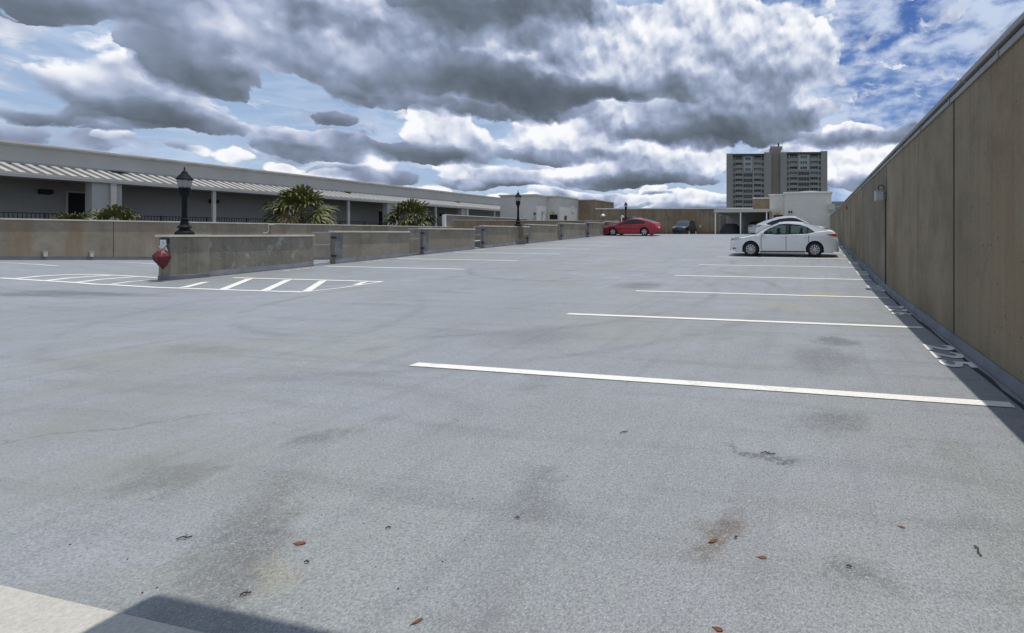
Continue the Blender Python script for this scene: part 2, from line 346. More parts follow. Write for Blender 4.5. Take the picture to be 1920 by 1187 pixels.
M['pier'] = concrete('pier_concrete', (0.235, 0.215, 0.165), (0.30, 0.28, 0.22), (0.095, 0.088, 0.065), 0.9, 0.4, rust=0.1)
M['barrier2'] = concrete('browner_barrier_concrete', (0.245, 0.215, 0.16), (0.31, 0.28, 0.215), (0.13, 0.115, 0.08), 0.65, 0.45, rust=0.18)
M['parapet'] = concrete('parapet_concrete', (0.275, 0.235, 0.170), (0.34, 0.30, 0.225), (0.14, 0.12, 0.085), 0.7, 0.25, rust=0.75)
M['brown'] = concrete('brown_concrete', (0.245, 0.185, 0.115), (0.30, 0.235, 0.155), (0.12, 0.09, 0.06), 0.6, 0.2, rust=0.5)
M['kerb'] = simple('grey_base_coating', (0.155, 0.162, 0.178), 0.6, 0, 0.22, 2.5, 0.3)
M['cap'] = simple('cream_coping', (0.60, 0.57, 0.48), 0.6, 0, 0.15, 2.0)
M['cap_white'] = simple('white_coping', (0.72, 0.72, 0.68), 0.5, 0, 0.1, 2.0)
M['flash'] = simple('grey_metal_flashing', (0.27, 0.275, 0.27), 0.45, 0.3, 0.15, 1.5)
M['joint'] = simple('dark_joint', (0.035, 0.035, 0.035), 0.9)
M['black'] = simple('black_cast_iron', (0.007, 0.008, 0.008), 0.7, 0.0, 0.3, 30, 0.2, spec=0.2)
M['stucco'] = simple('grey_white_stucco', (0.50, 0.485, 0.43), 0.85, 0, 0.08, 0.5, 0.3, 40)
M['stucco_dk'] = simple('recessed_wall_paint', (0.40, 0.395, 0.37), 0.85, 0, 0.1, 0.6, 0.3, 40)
def block_mat(name, c, bw, bh, axis):
    m, N, b = new_mat(name); P = world_pos(N)
    sp = N.n('ShaderNodeSeparateXYZ'); N.put(sp.inputs[0], P); cb = N.n('ShaderNodeCombineXYZ')
    N.put(cb.inputs[0], N.m('ADD', sp.outputs[0], sp.outputs[1])); N.put(cb.inputs[1], sp.outputs[2])
    br = N.n('ShaderNodeTexBrick'); N.put(br.inputs['Vector'], cb.outputs[0]); br.inputs['Scale'].default_value = 1.0
    br.inputs['Brick Width'].default_value = bw; br.inputs['Row Height'].default_value = bh; br.inputs['Mortar Size'].default_value = 0.006
    br.inputs['Color1'].default_value = rgba(c); br.inputs['Color2'].default_value = rgba(tuple(x * 0.94 for x in c)); br.inputs['Mortar'].default_value = rgba(tuple(x * 0.72 for x in c))
    cc = N.mix(N.mapr(N.noise(P, 0.6, 5, 0.6), 0.45, 0.75, 0, 0.4), br.outputs[0], tuple(x * 0.75 for x in c))
    cc = N.mix(N.mapr(N.noise(N.scale(P, 1, 1, 0.05), 2.4, 5, 0.6), 0.56, 0.75, 0, 0.3), cc, tuple(x * 0.6 for x in c))
    N.put(b.inputs['Base Color'], cc); b.inputs['Roughness'].default_value = 0.85
    return m
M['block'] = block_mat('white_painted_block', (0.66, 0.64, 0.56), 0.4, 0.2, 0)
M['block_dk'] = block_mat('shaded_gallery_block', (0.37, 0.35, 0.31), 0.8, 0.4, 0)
M['metal_roof'] = simple('pale_metal_roof', (0.43, 0.42, 0.375), 0.5, 0.1, 0.1, 1.0)
M['metal_dark'] = simple('dark_roof_pan', (0.12, 0.12, 0.11), 0.6, 0.1, 0.2, 1.0)
M['rail'] = simple('black_railing', (0.02, 0.022, 0.024), 0.5)
M['void'] = simple('dark_interior', (0.015, 0.014, 0.013), 0.9)
M['galv'] = simple('galvanised_steel', (0.26, 0.28, 0.30), 0.45, 0.5, 0.2, 8)
M['greybox'] = simple('grey_enclosure', (0.42, 0.44, 0.44), 0.5, 0.1, 0.1, 8)
M['plate'] = simple('weathered_grey_plate', (0.17, 0.175, 0.17), 0.6, 0.1, 0.3, 3)
M['whitebox'] = simple('white_enamel', (0.70, 0.71, 0.70), 0.4, 0, 0.06, 8)
M['yellow'] = simple('amber_lens', (0.62, 0.36, 0.07), 0.4)
M['red'] = simple('red_paint', (0.42, 0.015, 0.02), 0.5)
M['redcloth'] = simple('red_plastic', (0.11, 0.006, 0.012), 0.5, 0, 0.8, 7, 0.9, 25)
M['paper'] = simple('worn_white_sheet', (0.62, 0.62, 0.60), 0.6, 0, 0.2, 14, 0.4, 20)
M['brick'] = simple('red_brick_edge', (0.24, 0.11, 0.07), 0.85, 0, 0.5, 9)
M['leaf_brown'] = simple('dry_leaf', (0.19, 0.075, 0.04), 0.7, 0, 0.4, 60, spec=0.2)
M['twig'] = simple('dark_twig', (0.05, 0.035, 0.025), 0.8)
M['tower'] = simple('tower_render', (0.29, 0.28, 0.245), 0.85, 0, 0.08, 0.15)
M['tower_mid'] = simple('tower_shaft_render', (0.27, 0.235, 0.20), 0.85, 0, 0.08, 0.15)
M['tower_lt'] = simple('tower_light_panel', (0.38, 0.39, 0.38), 0.8, 0, 0.1, 0.3)
M['tower_grn'] = simple('dark_green_fascia', (0.045, 0.065, 0.055), 0.6, 0, 0.2, 0.3)
def glass_mat(name, tint=(0.02, 0.025, 0.028), tr=0.0, rough=0.06):
    m, N, b = new_mat(name)
    b.inputs['Base Color'].default_value = rgba(tint); b.inputs['Roughness'].default_value = rough; b.inputs['Specular IOR Level'].default_value = 0.6
    if tr:
        t = N.n('ShaderNodeBsdfTransparent'); t.inputs[0].default_value = (0.55, 0.68, 0.65, 1)
        mx = N.n('ShaderNodeMixShader'); mx.inputs[0].default_value = tr
        out = m.node_tree.nodes['Material Output']
        m.node_tree.links.new(b.outputs[0], mx.inputs[1]); m.node_tree.links.new(t.outputs[0], mx.inputs[2]); m.node_tree.links.new(mx.outputs[0], out.inputs[0])
    return m
M['glass'] = glass_mat('dark_glass'); M['carglass'] = glass_mat('car_glass', (0.02, 0.03, 0.03), 0.72); M['suvglass'] = glass_mat('grey_windscreen', (0.03, 0.04, 0.045), 0.0, 0.2); M['cardark'] = glass_mat('tinted_car_glass', (0.008, 0.01, 0.012), 0.0)
M['winA'] = glass_mat('window_glass_green', (0.075, 0.095, 0.095), 0, 0.25); M['winB'] = glass_mat('window_glass_dark', (0.022, 0.021, 0.022), 0, 0.25); M['winC'] = glass_mat('window_glass_brown', (0.05, 0.042, 0.042), 0, 0.25)
M['lampglass'] = simple('frosted_lantern_glass', (0.25, 0.27, 0.265), 0.25, 0, 0.15, 20)
def car_paint(name, c, flake=0.0):
    m, N, b = new_mat(name); P = N.n('ShaderNodeTexCoord').outputs['Object']
    N.put(b.inputs['Base Color'], N.mix(N.mapr(N.noise(P, 1.5, 4), 0.3, 0.7), tuple(x * 0.94 for x in c), c))
    b.inputs['Roughness'].default_value = 0.28; b.inputs['Coat Weight'].default_value = 0.45 if c[0] < 0.5 else 1.0; b.inputs['Coat Roughness'].default_value = 0.05; b.inputs['Metallic'].default_value = flake
    return m
M['car_white'] = car_paint('white_car_paint', (0.74, 0.745, 0.72)); M['car_red'] = car_paint('red_car_paint', (0.34, 0.004, 0.014), 0.0)
M['car_dark'] = car_paint('dark_car_paint', (0.008, 0.009, 0.011), 0.0); M['cover'] = simple('dark_car_cover', (0.035, 0.04, 0.042), 0.8, 0, 0.3, 3, 0.5, 8)
M['tyre'] = simple('tyre_rubber', (0.012, 0.012, 0.012), 0.8); M['rim'] = simple('alloy_rim', (0.55, 0.56, 0.57), 0.4, 0.25, 0.05)
M['rimdark'] = simple('dark_rim', (0.03, 0.03, 0.03), 0.4, 0.5)
M['trim'] = simple('black_trim', (0.012, 0.012, 0.013), 0.5); M['chrome'] = simple('chrome_trim', (0.7, 0.7, 0.7), 0.15, 1.0, 0.02)
M['tail'] = simple('red_lamp_lens', (0.33, 0.008, 0.01), 0.15, coat=1.0); M['head'] = simple('clear_lamp_lens', (0.35, 0.36, 0.37), 0.1, 0.3, coat=1.0)
M['seat'] = simple('grey_seat', (0.10, 0.10, 0.10), 0.8)
def city_mat():
    m, N, b = new_mat('city_ground'); P = world_pos(N)
    N.put(b.inputs['Base Color'], N.mix(N.mapr(N.noise(P, 0.03, 4), 0.45, 0.55), (0.07, 0.09, 0.045), (0.16, 0.155, 0.15))); b.inputs['Roughness'].default_value = 0.9
    return m
M['city'] = city_mat()
def frond_mat(name, c1, c2):
    m, N, b = new_mat(name); P = world_pos(N)
    N.put(b.inputs['Base Color'], N.mix(N.mapr(N.noise(P, 2.2, 5, 0.7), 0.35, 0.65), c1, c2)); b.inputs['Roughness'].default_value = 0.45
    b.inputs['Specular IOR Level'].default_value = 0.4
    return m
M['frond'] = frond_mat('palm_frond', (0.04, 0.056, 0.018), (0.185, 0.185, 0.05)); M['frond_dry'] = frond_mat('dry_palm_frond', (0.28, 0.20, 0.08), (0.46, 0.36, 0.16)); M['trunk'] = simple('palm_trunk', (0.13, 0.10, 0.07), 0.9, 0, 0.4, 8, 0.8, 12)

# ------------------------------------------------------------------ object helpers
class MB:
    def __init__(s): s.v = []; s.f = []; s.mi = []; s.cur = 0
    def face(s, idx): s.f.append(tuple(idx)); s.mi.append(s.cur)
    def poly(s, pts):
        b = len(s.v); s.v += [Vector(p) for p in pts]; s.face(range(b, b + len(pts)))
    def box(s, x0, x1, y0, y1, z0, z1):
        b = len(s.v)
        for z in (z0, z1):
            s.v += [Vector((x0, y0, z)), Vector((x1, y0, z)), Vector((x1, y1, z)), Vector((x0, y1, z))]
        for q in ((3, 2, 1, 0), (4, 5, 6, 7), (0, 1, 5, 4), (1, 2, 6, 5), (2, 3, 7, 6), (3, 0, 4, 7)): s.face([b + i for i in q])
        return s
    def prism(s, pts, d):                 # closed outline swept by the vector d
        n = len(pts); b = len(s.v); d = Vector(d)
        s.v += [Vector(p) for p in pts] + [Vector(p) + d for p in pts]
        s.face(list(range(b + n - 1, b - 1, -1))); s.face(range(b + n, b + 2 * n))
        for i in range(n): j = (i + 1) % n; s.face([b + i, b + j, b + n + j, b + n + i])
        return s
    def wall(s, a, c, t, za, zc, zb_a, zb_c):   # upright slab between plan points a and c, thickness t, top za..zc, bottom zb
        a = Vector((a[0], a[1], 0)); c = Vector((c[0], c[1], 0)); n = (c - a).normalized(); n = Vector((-n.y, n.x, 0)) * t
        b = len(s.v)
        for p, zz in ((a, zb_a), (c, zb_c), (c + n, zb_c), (a + n, zb_a)): s.v.append(p + Vector((0, 0, zz)))
        for p, zz in ((a, za), (c, zc), (c + n, zc), (a + n, za)): s.v.append(p + Vector((0, 0, zz)))
        for q in ((3, 2, 1, 0), (4, 5, 6, 7), (0, 1, 5, 4), (1, 2, 6, 5), (2, 3, 7, 6), (3, 0, 4, 7)): s.face([b + i for i in q])
        return s
    def tube(s, p0, p1, r0, r1=None, n=8, caps=True):
        r1 = r0 if r1 is None else r1; p0 = Vector(p0); p1 = Vector(p1); d = (p1 - p0).normalized()
        a = d.orthogonal().normalized(); c = d.cross(a); b = len(s.v)
        for p, r in ((p0, r0), (p1, r1)):
            for i in range(n):
                t = 2 * math.pi * i / n; s.v.append(p + (a * math.cos(t) + c * math.sin(t)) * r)
        for i in range(n): j = (i + 1) % n; s.face([b + i, b + j, b + n + j, b + n + i])
        if caps: s.face([b + n - 1 - i for i in range(n)]); s.face([b + n + i for i in range(n)])
        return s
    def path(s, pts, r, n=6):
        for a, b in zip(pts[:-1], pts[1:]): s.tube(a, b, r, r, n)
        return s
    def lathe(s, prof, c=(0, 0, 0), n=20, axis='z', cap=True):
        b = len(s.v); c = Vector(c)
        for (r, h) in prof:
            for i in range(n):
                t = 2 * math.pi * i / n; x, y = r * math.cos(t), r * math.sin(t)
                s.v.append(c + (Vector((x, y, h)) if axis == 'z' else Vector((x, h, y))))
        for k in range(len(prof) - 1):
            for i in range(n):
                j = (i + 1) % n; s.face([b + k * n + i, b + k * n + j, b + (k + 1) * n + j, b + (k + 1) * n + i])
        if cap: s.face([b + n - 1 - i for i in range(n)]); s.face([b + (len(prof) - 1) * n + i for i in range(n)])
        return s
    def build(s, name, mat, parent=None, smooth=False, bevel=0.0, loc=None, recalc=True):
        me = bpy.data.meshes.new(name); me.from_pydata([tuple(v) for v in s.v], [], s.f)
        for m in (mat if isinstance(mat, list) else [mat]): me.materials.append(m)
        if isinstance(mat, list): me.polygons.foreach_set('material_index', s.mi)
        if recalc:
            bm = bmesh.new(); bm.from_mesh(me); bmesh.ops.recalc_face_normals(bm, faces=bm.faces); bm.to_mesh(me); bm.free()
        if smooth: me.polygons.foreach_set('use_smooth', [True] * len(me.polygons))
        o = bpy.data.objects.new(name, me); COL.objects.link(o)
        if parent: o.parent = parent
        if loc is not None: o.location = loc
        if bevel:
            bv = o.modifiers.new('bevel', 'BEVEL'); bv.width = bevel; bv.segments = 2; bv.limit_method = 'ANGLE'
        return o
def tag(o, label=None, cat=None, group=None, kind=None):
    if label: o['label'] = label
    if cat: o['category'] = cat
    if group: o['group'] = group
    if kind: o['kind'] = kind
    return o
def thing(name, label, cat, loc=(0, 0, 0), rz=0.0, group=None):
    o = bpy.data.objects.new(name, None); COL.objects.link(o); o.location = loc; o.rotation_euler = (0, 0, rz); o.empty_display_size = 0.2
    return tag(o, label, cat, group)
def kids(o): return [c for c in COL.objects if c.parent == o]
def dup(root, loc, rz=0.0, label=None, parent=None, top=True):
    r = root.copy(); COL.objects.link(r); r.parent = parent
    if top:
        r.location = loc; r.rotation_euler = (0, 0, rz)
        if label: r['label'] = label
    for ch in kids(root): dup(ch, None, 0, None, r, False)
    return r

# ------------------------------------------------------------------ ground and decks
def grid(name, xs, ys, zf, mat, dz=0.0):
    mb = MB(); nx, ny = len(xs), len(ys)
    for y in ys:
        for x in xs: mb.v.append(Vector((x, y, zf(x, y) + dz)))
    for j in range(ny - 1):
        for i in range(nx - 1): mb.face([j * nx + i, j * nx + i + 1, (j + 1) * nx + i + 1, (j + 1) * nx + i])
    return mb.build(name, mat, smooth=True, recalc=False)
def rng(a, b, n): return [a + (b - a) * i / n for i in range(n + 1)]
g = MB(); g.poly([(-3000, -3000, -12), (3000, -3000, -12), (3000, 3000, -12), (-3000, 3000, -12)])
tag(g.build('ground', M['city'], recalc=False), kind='structure')
deck = grid('parking_deck', rng(IX, 1.72, 26), rng(-7, 56, 126), main_z, M['deck']); tag(deck, kind='structure')
low = grid('lower_parking_deck', rng(-31.2, IX, 26), rng(-7, 56, 126), left_z, M['deck']); tag(low, kind='structure')
pad = grid('concrete_walkway', rng(-9, 1.66, 4), rng(-6.9, 1.12, 4), lambda x, y: 0.006, M['pad'], 0.0); tag(pad, kind='structure')
# retaining wall between the two decks
mb = MB()
ys = rng(9.2, 55, 46)
for a, b in zip(ys[:-1], ys[1:]): mb.wall((IX - 0.2, a), (IX - 0.2, b), 0.05, main_z(IX, a) - 0.004, main_z(IX, b) - 0.004, left_z(IX - .1, a) - 0.6, left_z(IX - .1, b) - 0.6)
tag(mb.build('retaining_wall', M['barrier2']), 'concrete retaining face between the rising deck and the lower deck under the barriers', 'retaining wall')

# ------------------------------------------------------------------ painted markings (children of the decks)
def stripe(name, pts, w, parent, dz=0.006, zf=deck_z, endx=None):
    """painted line through plan points"""
    mb = MB(); pts = [Vector((p[0], p[1], 0)) for p in pts]
    fine = []
    for a, b in zip(pts[:-1], pts[1:]):
        n = max(1, int((b - a).length / 0.5)); fine += [a.lerp(b, i / n) for i in range(n)]
    fine.append(pts[-1])
    for i, p in enumerate(fine):
        d = (fine[min(i + 1, len(fine) - 1)] - fine[max(i - 1, 0)]).normalized(); n = Vector((-d.y, d.x, 0)) * w / 2
        for q in (p + n, p - n): mb.v.append(Vector((q.x, q.y, zf(q.x, q.y) + dz)))
    for i in range(len(fine) - 1): mb.face([2 * i, 2 * i + 1, 2 * i + 3, 2 * i + 2])
    return mb.build(name, M['paint'], parent, recalc=False)
LINES = [3.84 + 2.9 * i for i in range(15)]
for i, y in enumerate(LINES):
    stripe('stall_line', [(-4.03, y), (1.53, y)], 0.115, deck)
FONT = bpy.data.curves.new('fc', 'FONT').font
def number(txt, x, y, h, w, parent, rz=-math.pi / 2):
    cu = bpy.data.curves.new('stall_number', 'FONT'); cu.body = txt; cu.size = 1.0; cu.space_character = 1.25; cu.resolution_u = 6; cu.offset = 0.03
    o = bpy.data.objects.new('tmp', cu); COL.objects.link(o)
    dg = bpy.context.evaluated_depsgraph_get(); me = bpy.data.meshes.new_from_object(o.evaluated_get(dg)); bpy.data.objects.remove(o)
    xs = [v.co.x for v in me.vertices]; ys_ = [v.co.y for v in me.vertices]
    x0, x1, y0, y1 = min(xs), max(xs), min(ys_), max(ys_)
    bm = bmesh.new(); bm.from_mesh(me)
    for v in bm.verts:
        a = (v.co.x - (x0 + x1) / 2) / (x1 - x0) * w; b = (v.co.y - y0) / (y1 - y0) * h
        X = x + b; Y = y - a; v.co = (X, Y, main_z(X, Y) + 0.007)
    bm.to_mesh(me); bm.free(); me.materials.clear(); me.materials.append(M['paint']); me.name = 'stall_number'
    ob = bpy.data.objects.new('stall_number', me); COL.objects.link(ob); ob.parent = parent
    return ob
for i in range(11):
    number(str(225 + i), 1.29, LINES[i] + 1.43, 0.33, 0.92, deck)
# left row of stall lines beside the barriers
def px_line(name, pts, w, parent=deck):
    return stripe(name, [floor_px(*p) for p in pts], w, parent)
LEFTROW = [((632, 500), (871, 505)), ((765, 485.5), (972, 489)), ((858, 473), (1046, 477)), ((932, 465), (1104, 467.5)), ((1000, 458.5), (1147, 461)), ((1050, 453), (1185, 454.6))]
for i, (a, b) in enumerate(LEFTROW):
    A, B_ = floor_px(*a), floor_px(*b); y = (A.y + B_.y) / 2
    stripe('stall_line', [(-17.3, y), (B_.x, y)], 0.115, deck)
for i, (px, py) in enumerate([(555, 505), (700, 490), (812, 478), (900, 468)]):      # worn stencil numbers by the barriers
    c = floor_px(px, py); mb = MB()
    for k in range(3):
        for (ax, ay, bx, by) in ((0, 0, 0.3, 0.05), (0, 0.1, 0.12, 0.16), (0.2, 0.12, 0.3, 0.17)):
            yy = c.y - 0.4 + k * 0.3
            q = [(c.x + ax, yy + ay), (c.x + bx, yy + ay), (c.x + bx, yy + by), (c.x + ax, yy + by)]
            mb.poly([(X, Y, main_z(X, Y) + 0.007) for X, Y in q])
    mb.build('worn_stall_number', M['paint'], deck)
# hatched nose markings
def hatch(pts, w, par):
    q = []
    for a, b in zip(pts[:-1], pts[1:]): q += [(a[0] + (b[0] - a[0]) * i / 4, a[1] + (b[1] - a[1]) * i / 4) for i in range(4)]
    return px_line('hatch_line', q + [pts[-1]], w, par)
hatch([(288, 539), (440, 544.2), (569, 548)], 0.12, deck)
hatch([(569, 548), (640, 540), (717, 528.6)], 0.10, deck)
hatch([(436, 521), (590, 525), (717, 528.6)], 0.12, deck)
for a, b in (((344, 539.5), (386, 529)), ((418, 543), (468, 523)), ((497, 545), (540, 525)), ((575, 546.5), (606, 526.5)), ((668, 534.5), (684, 529))):
    hatch([a, b], 0.16, deck)
hatch([(0, 521.6), (288, 539)], 0.12, low)
hatch([(32, 522.5), (75, 518), (120, 515.6), (176, 515), (230, 517), (296, 521)], 0.10, low)
for tri in (((88, 526.3), (130, 521.4), (208, 516.4)), ((146, 529.4), (185, 524.5), (254, 519.2)), ((208, 533.2), (245, 528.3), (297, 524.2))):
    hatch(list(tri), 0.12, low)
px_line('stall_line', [(0, 492.8), (108, 499)], 0.10, low); px_line('stall_line', [(138, 490.2), (297, 495.6)], 0.10, low)
# seam line and joint sealant near the tall wall
mb = MB(); ys = rng(-6, 45, 160)
r2 = random.Random(3)
pv = None
for y in ys:
    xx = 1.585 + r2.uniform(-0.012, 0.012); w = 0.012 + r2.uniform(0, 0.018)
    cur = (Vector((xx - w, y, main_z(xx, y) + 0.006)), Vector((xx + w, y, main_z(xx, y) + 0.006)))
    if pv: mb.poly([pv[0], pv[1], cur[1], cur[0]])
    pv = cur
mb.build('sealant_joint', M['joint'], deck)

# ------------------------------------------------------------------ tall wall on the right
WX = 1.70; WTOP = 3.13; WEND = 46.0
tw = thing('tall_concrete_wall', 'tall streaked brown concrete perimeter wall with metal coping beside the numbered stalls', 'wall', (WX, 0, 0))
joints = [-7.0, -4.4, 0.75, 5.9, 11.05, 16.2, 21.35, 26.5, 31.65, 36.8, 41.9, WEND]
for k, (a, b) in enumerate(zip(joints[:-1], joints[1:])):
    mb = MB(); mid = (a + b) / 2 - 0.6
    for (p, q) in ((a + 0.014, mid - 0.004), (mid + 0.004, b - 0.014)):
        mb.wall((0.25, p), (0.25, q), 0.25, WTOP - 0.063, WTOP - 0.063, main_z(1.7, p) - 0.05, main_z(1.7, q) - 0.05)
    mb.build('wall_panel', M['wall2'] if k in (4, 7) else M['wall'], tw, bevel=0.006)
mb = MB(); mb.box(0.06, 0.22, -7, WEND, -3, WTOP - 0.1); mb.build('backing_slab', M['joint'], tw)
for k, a in enumerate(joints[1:-1]):
    mb = MB(); mb.box(-0.004, 0.05, a - 0.02, a + 0.02, main_z(1.7, a) + 0.002, WTOP - 0.09); mb.build('joint_seal', M['joint'], tw)
    mb = MB(); a2_ = (a + joints[k + 2]) / 2 - 0.6; mb.box(-0.002, 0.05, a2_ - 0.006, a2_ + 0.006, main_z(1.7, a2_) + 0.002, WTOP - 0.09); mb.build('joint_line', M['flash'], tw)
mb = MB(); k = 0
for a in rng(-7, WEND - 3.0, 16):
    b = a + 3.1; b = min(b, WEND + 0.05); mb.box(-0.05, 0.36, a + 0.004, b + 0.004 - 0.012 if b < WEND else b, WTOP - 0.06, WTOP)
mb.build('coping', M['flash'], tw, bevel=0.008)
mb = MB(); mb.box(-0.022, -0.003, -7, WEND, WTOP - 0.15, WTOP - 0.09)
for a in rng(-6, 45, 34): mb.box(-0.03, -0.0225, a, a + 0.03, WTOP - 0.155, WTOP - 0.085)
mb.build('cap_flashing', M['flash'], tw)
mb = MB(); ys = rng(-6.9, 45.9, 88)
for a, b in zip(ys[:-1], ys[1:]):
    q = [(-0.05, a, main_z(1.65, a) - 0.02), (-0.05, a, main_z(1.65, a) + 0.02), (-0.02, a, main_z(1.65, a) + 0.115), (-0.002, a, main_z(1.65, a) + 0.115)]
    r_ = [(-0.05, b, main_z(1.65, b) - 0.02), (-0.05, b, main_z(1.65, b) + 0.02), (-0.02, b, main_z(1.65, b) + 0.115), (-0.002, b, main_z(1.65, b) + 0.115)]
    for i in range(3): mb.poly([q[i], r_[i], r_[i + 1], q[i + 1]])
mb.build('base_coating', M['kerb'], tw)
# wall mounted box
yb = on_x(1652, WX - 0.1)
zb = z_on_x(1652, 378, WX - 0.1)
wb = thing('wall_light_box', 'pale grey light box with coiled cable on the tall concrete wall', 'wall light', (WX, yb, zb))
mb = MB(); mb.box(-0.24, -0.06, -0.14, 0.14, 0.02, 0.24); mb.build('housing', M['greybox'], wb, bevel=0.01)
mb = MB(); mb.box(-0.06, -0.003, -0.06, 0.06, 0.05, 0.2); mb.box(-0.24, -0.05, -0.15, 0.15, 0.24, 0.255); mb.build('bracket', M['greybox'], wb)
mb = MB(); c = [(-0.1 - 0.07 * math.cos(t * 0.7), 0.0 + 0.02 * t * 0, 0.33 + 0.07 * math.sin(t * 0.7)) for t in range(10)]; mb.path(c, 0.012); mb.build('cable_loop', M['trim'], wb)
mb = MB(); mb.tube((-0.02, -0.1, 0.05), (-0.02, -0.1, main_z(1.7, yb) - zb + 0.1), 0.011); mb.build('box_conduit', M['trim'], wb)
ya = on_x(1586, WX - 0.06)
fa = thing('fire_alarm', 'small red alarm device on the far part of the tall wall', 'alarm', (WX, ya, z_on_x(1586, 393, WX - 0.06)))
mb = MB(); mb.box(-0.06, -0.003, -0.06, 0.06, 0, 0.2); mb.build('housing', M['red'], fa, bevel=0.008)
mb = MB(); mb.box(-0.07, -0.0605, -0.04, 0.04, 0.0, 0.08); mb.build('cover', M['greybox'], fa)

# ------------------------------------------------------------------ dividing barriers with gates
def barrier(px0, px1, ztop, label, mat='barrier2', pier=None, y0=None):
    """concrete barrier standing along x = IX between two measured columns"""
    a = on_x(px0, IX) if y0 is None else y0; b = on_x(px1, IX)
    t = thing('concrete_barrier', label, 'barrier', (IX, a, main_z(IX, a)), 0, 'concrete barriers dividing the two decks')
    z0 = main_z(IX, a); L = b - a; zt = ztop + EYE - z0
    zb = lambda y: main_z(IX, a + y) - z0 - 0.05
    mb = MB(); mb.wall((0, 0), (0, L), 0.2, zt - 0.06, zt - 0.06, zb(0), zb(L)); mb.build('wall', M[mat], t, bevel=0.01)
    mb = MB(); mb.box(-0.25, 0.05, -0.02, L + 0.02, zt - 0.057, zt + 0.0); mb.build('coping', M['cap'], t, bevel=0.006)
    n = 6; mb = MB()
    for i in range(n):
        p, q = L * i / n, L * (i + 1) / n; zp, zq = main_z(IX, a + p) - z0, main_z(IX, a + q) - z0
        A = [(0.05, zp - .02), (0.05, zp + 0.03), (0.012, zp + 0.17), (0.003, zp + 0.17)]; B = [(0.05, zq - .02), (0.05, zq + 0.03), (0.012, zq + 0.17), (0.003, zq + 0.17)]
        for k in range(3): mb.poly([(A[k][0], p, A[k][1]), (B[k][0], q, B[k][1]), (B[k + 1][0], q, B[k + 1][1]), (A[k + 1][0], p, A[k + 1][1])])
    mb.build('base_coating', M['kerb'], t)
    return t, a, b
def gate(ya, yb, ztop_a, label):
    z0 = main_z(IX, ya); L = yb - ya
    t = thing('chain_link_gate', label, 'gate', (IX - 0.1, ya, z0), 0, 'chain link gates between the barriers')
    zt = 1.22
    dz = main_z(IX, yb) - z0
    mb = MB()
    for y in (0.06, L - 0.06): mb.tube((0, y, 0.04 + dz * y / L), (0, y, zt), 0.024)
    for z in (zt, zt * 0.62): mb.tube((0, 0.06, z), (0, L - 0.06, z), 0.02)
    mb.tube((0, 0.06, 0.05), (0, L - 0.06, 0.05 + dz), 0.02)
    mb.build('frame', M['galv'], t)
    mb = MB(); s = 0.07; n = int((L + zt) / s) + 1
    for sgn in (1, -1):
        k = -int(zt / s) - 1
        while k * s < L:
            y0_, z0_ = (k * s, 0.05) if sgn == 1 else (k * s, zt)
            pts = []
            for tt in (0, 1):
                pass
            y1_, z1_ = y0_ + (zt - 0.05), (zt if sgn == 1 else 0.05)
            ya_, za_, yb_, zb_ = y0_, z0_, y1_, z1_
            if ya_ < 0.06: f_ = (0.06 - ya_) / (yb_ - ya_); ya_, za_ = 0.06, za_ + (zb_ - za_) * f_
            if yb_ > L - 0.06: f_ = (L - 0.06 - ya_) / (yb_ - ya_) if yb_ > ya_ else 0; yb_, zb_ = L - 0.06, za_ + (zb_ - za_) * f_
            if yb_ > ya_ + 0.01: mb.tube((0, ya_, za_), (0, yb_, zb_), 0.0022, n=3, caps=False)
            k += 1
    mb.build('wire_mesh', M['galv'], t)
    mb = MB()
    for z in (0.3, 1.0): mb = MB(); mb.box(0.0, 0.14, L - 0.06, L + 0.05, z, z + 0.07); mb.build('hinge', M['trim'], t)
    mb = MB(); mb.box(0.107, 0.116, L + 0.0, L + 0.3, dz + 0.02, zt - 0.03); mb.build('mounting_plate', M['plate'], t)
    return t
SEG = [(388, 587, -0.045, 'speckled concrete barrier beside the end pier with the lamp', 'barrier'), (627, 767, 0.10, 'concrete barrier between the first and second chain link gates', 'barrier2'),
       (793, 890, 0.26, 'concrete barrier after the second chain link gate', 'barrier2'), (906, 984, 0.45, 'concrete barrier carrying the middle black lamp', 'barrier2'),
       (990, 1045, 0.61, 'concrete barrier just past the middle lamp', 'barrier2'), (1053, 1097, 0.79, 'short concrete barrier two gates before the red car', 'barrier2'), (1103, 1133, 0.95, 'concrete barrier right behind the nose of the red car', 'barrier2'),
       (1137, 1160, 1.08, 'farthest concrete barrier behind the red car', 'barrier2')]
prev = None; ends = []
for i, (p0, p1, zt, lab, mt) in enumerate(SEG):
    t, a, b = barrier(p0, p1, zt, lab, mt); ends.append((a, b))
GL = ['nearest chain link gate with the lower deck seen through it', 'second chain link gate closing the gap in front of grey concrete', 'chain link gate with a white car behind it', 'narrow chain link gate beside the middle lamp pier',
      'fifth chain link gate past the middle lamp', 'narrow chain link gate just before the red car', 'chain link gate behind the red car']
for i in range(len(ends) - 1): gate(ends[i][1], ends[i + 1][0], 0, GL[i])
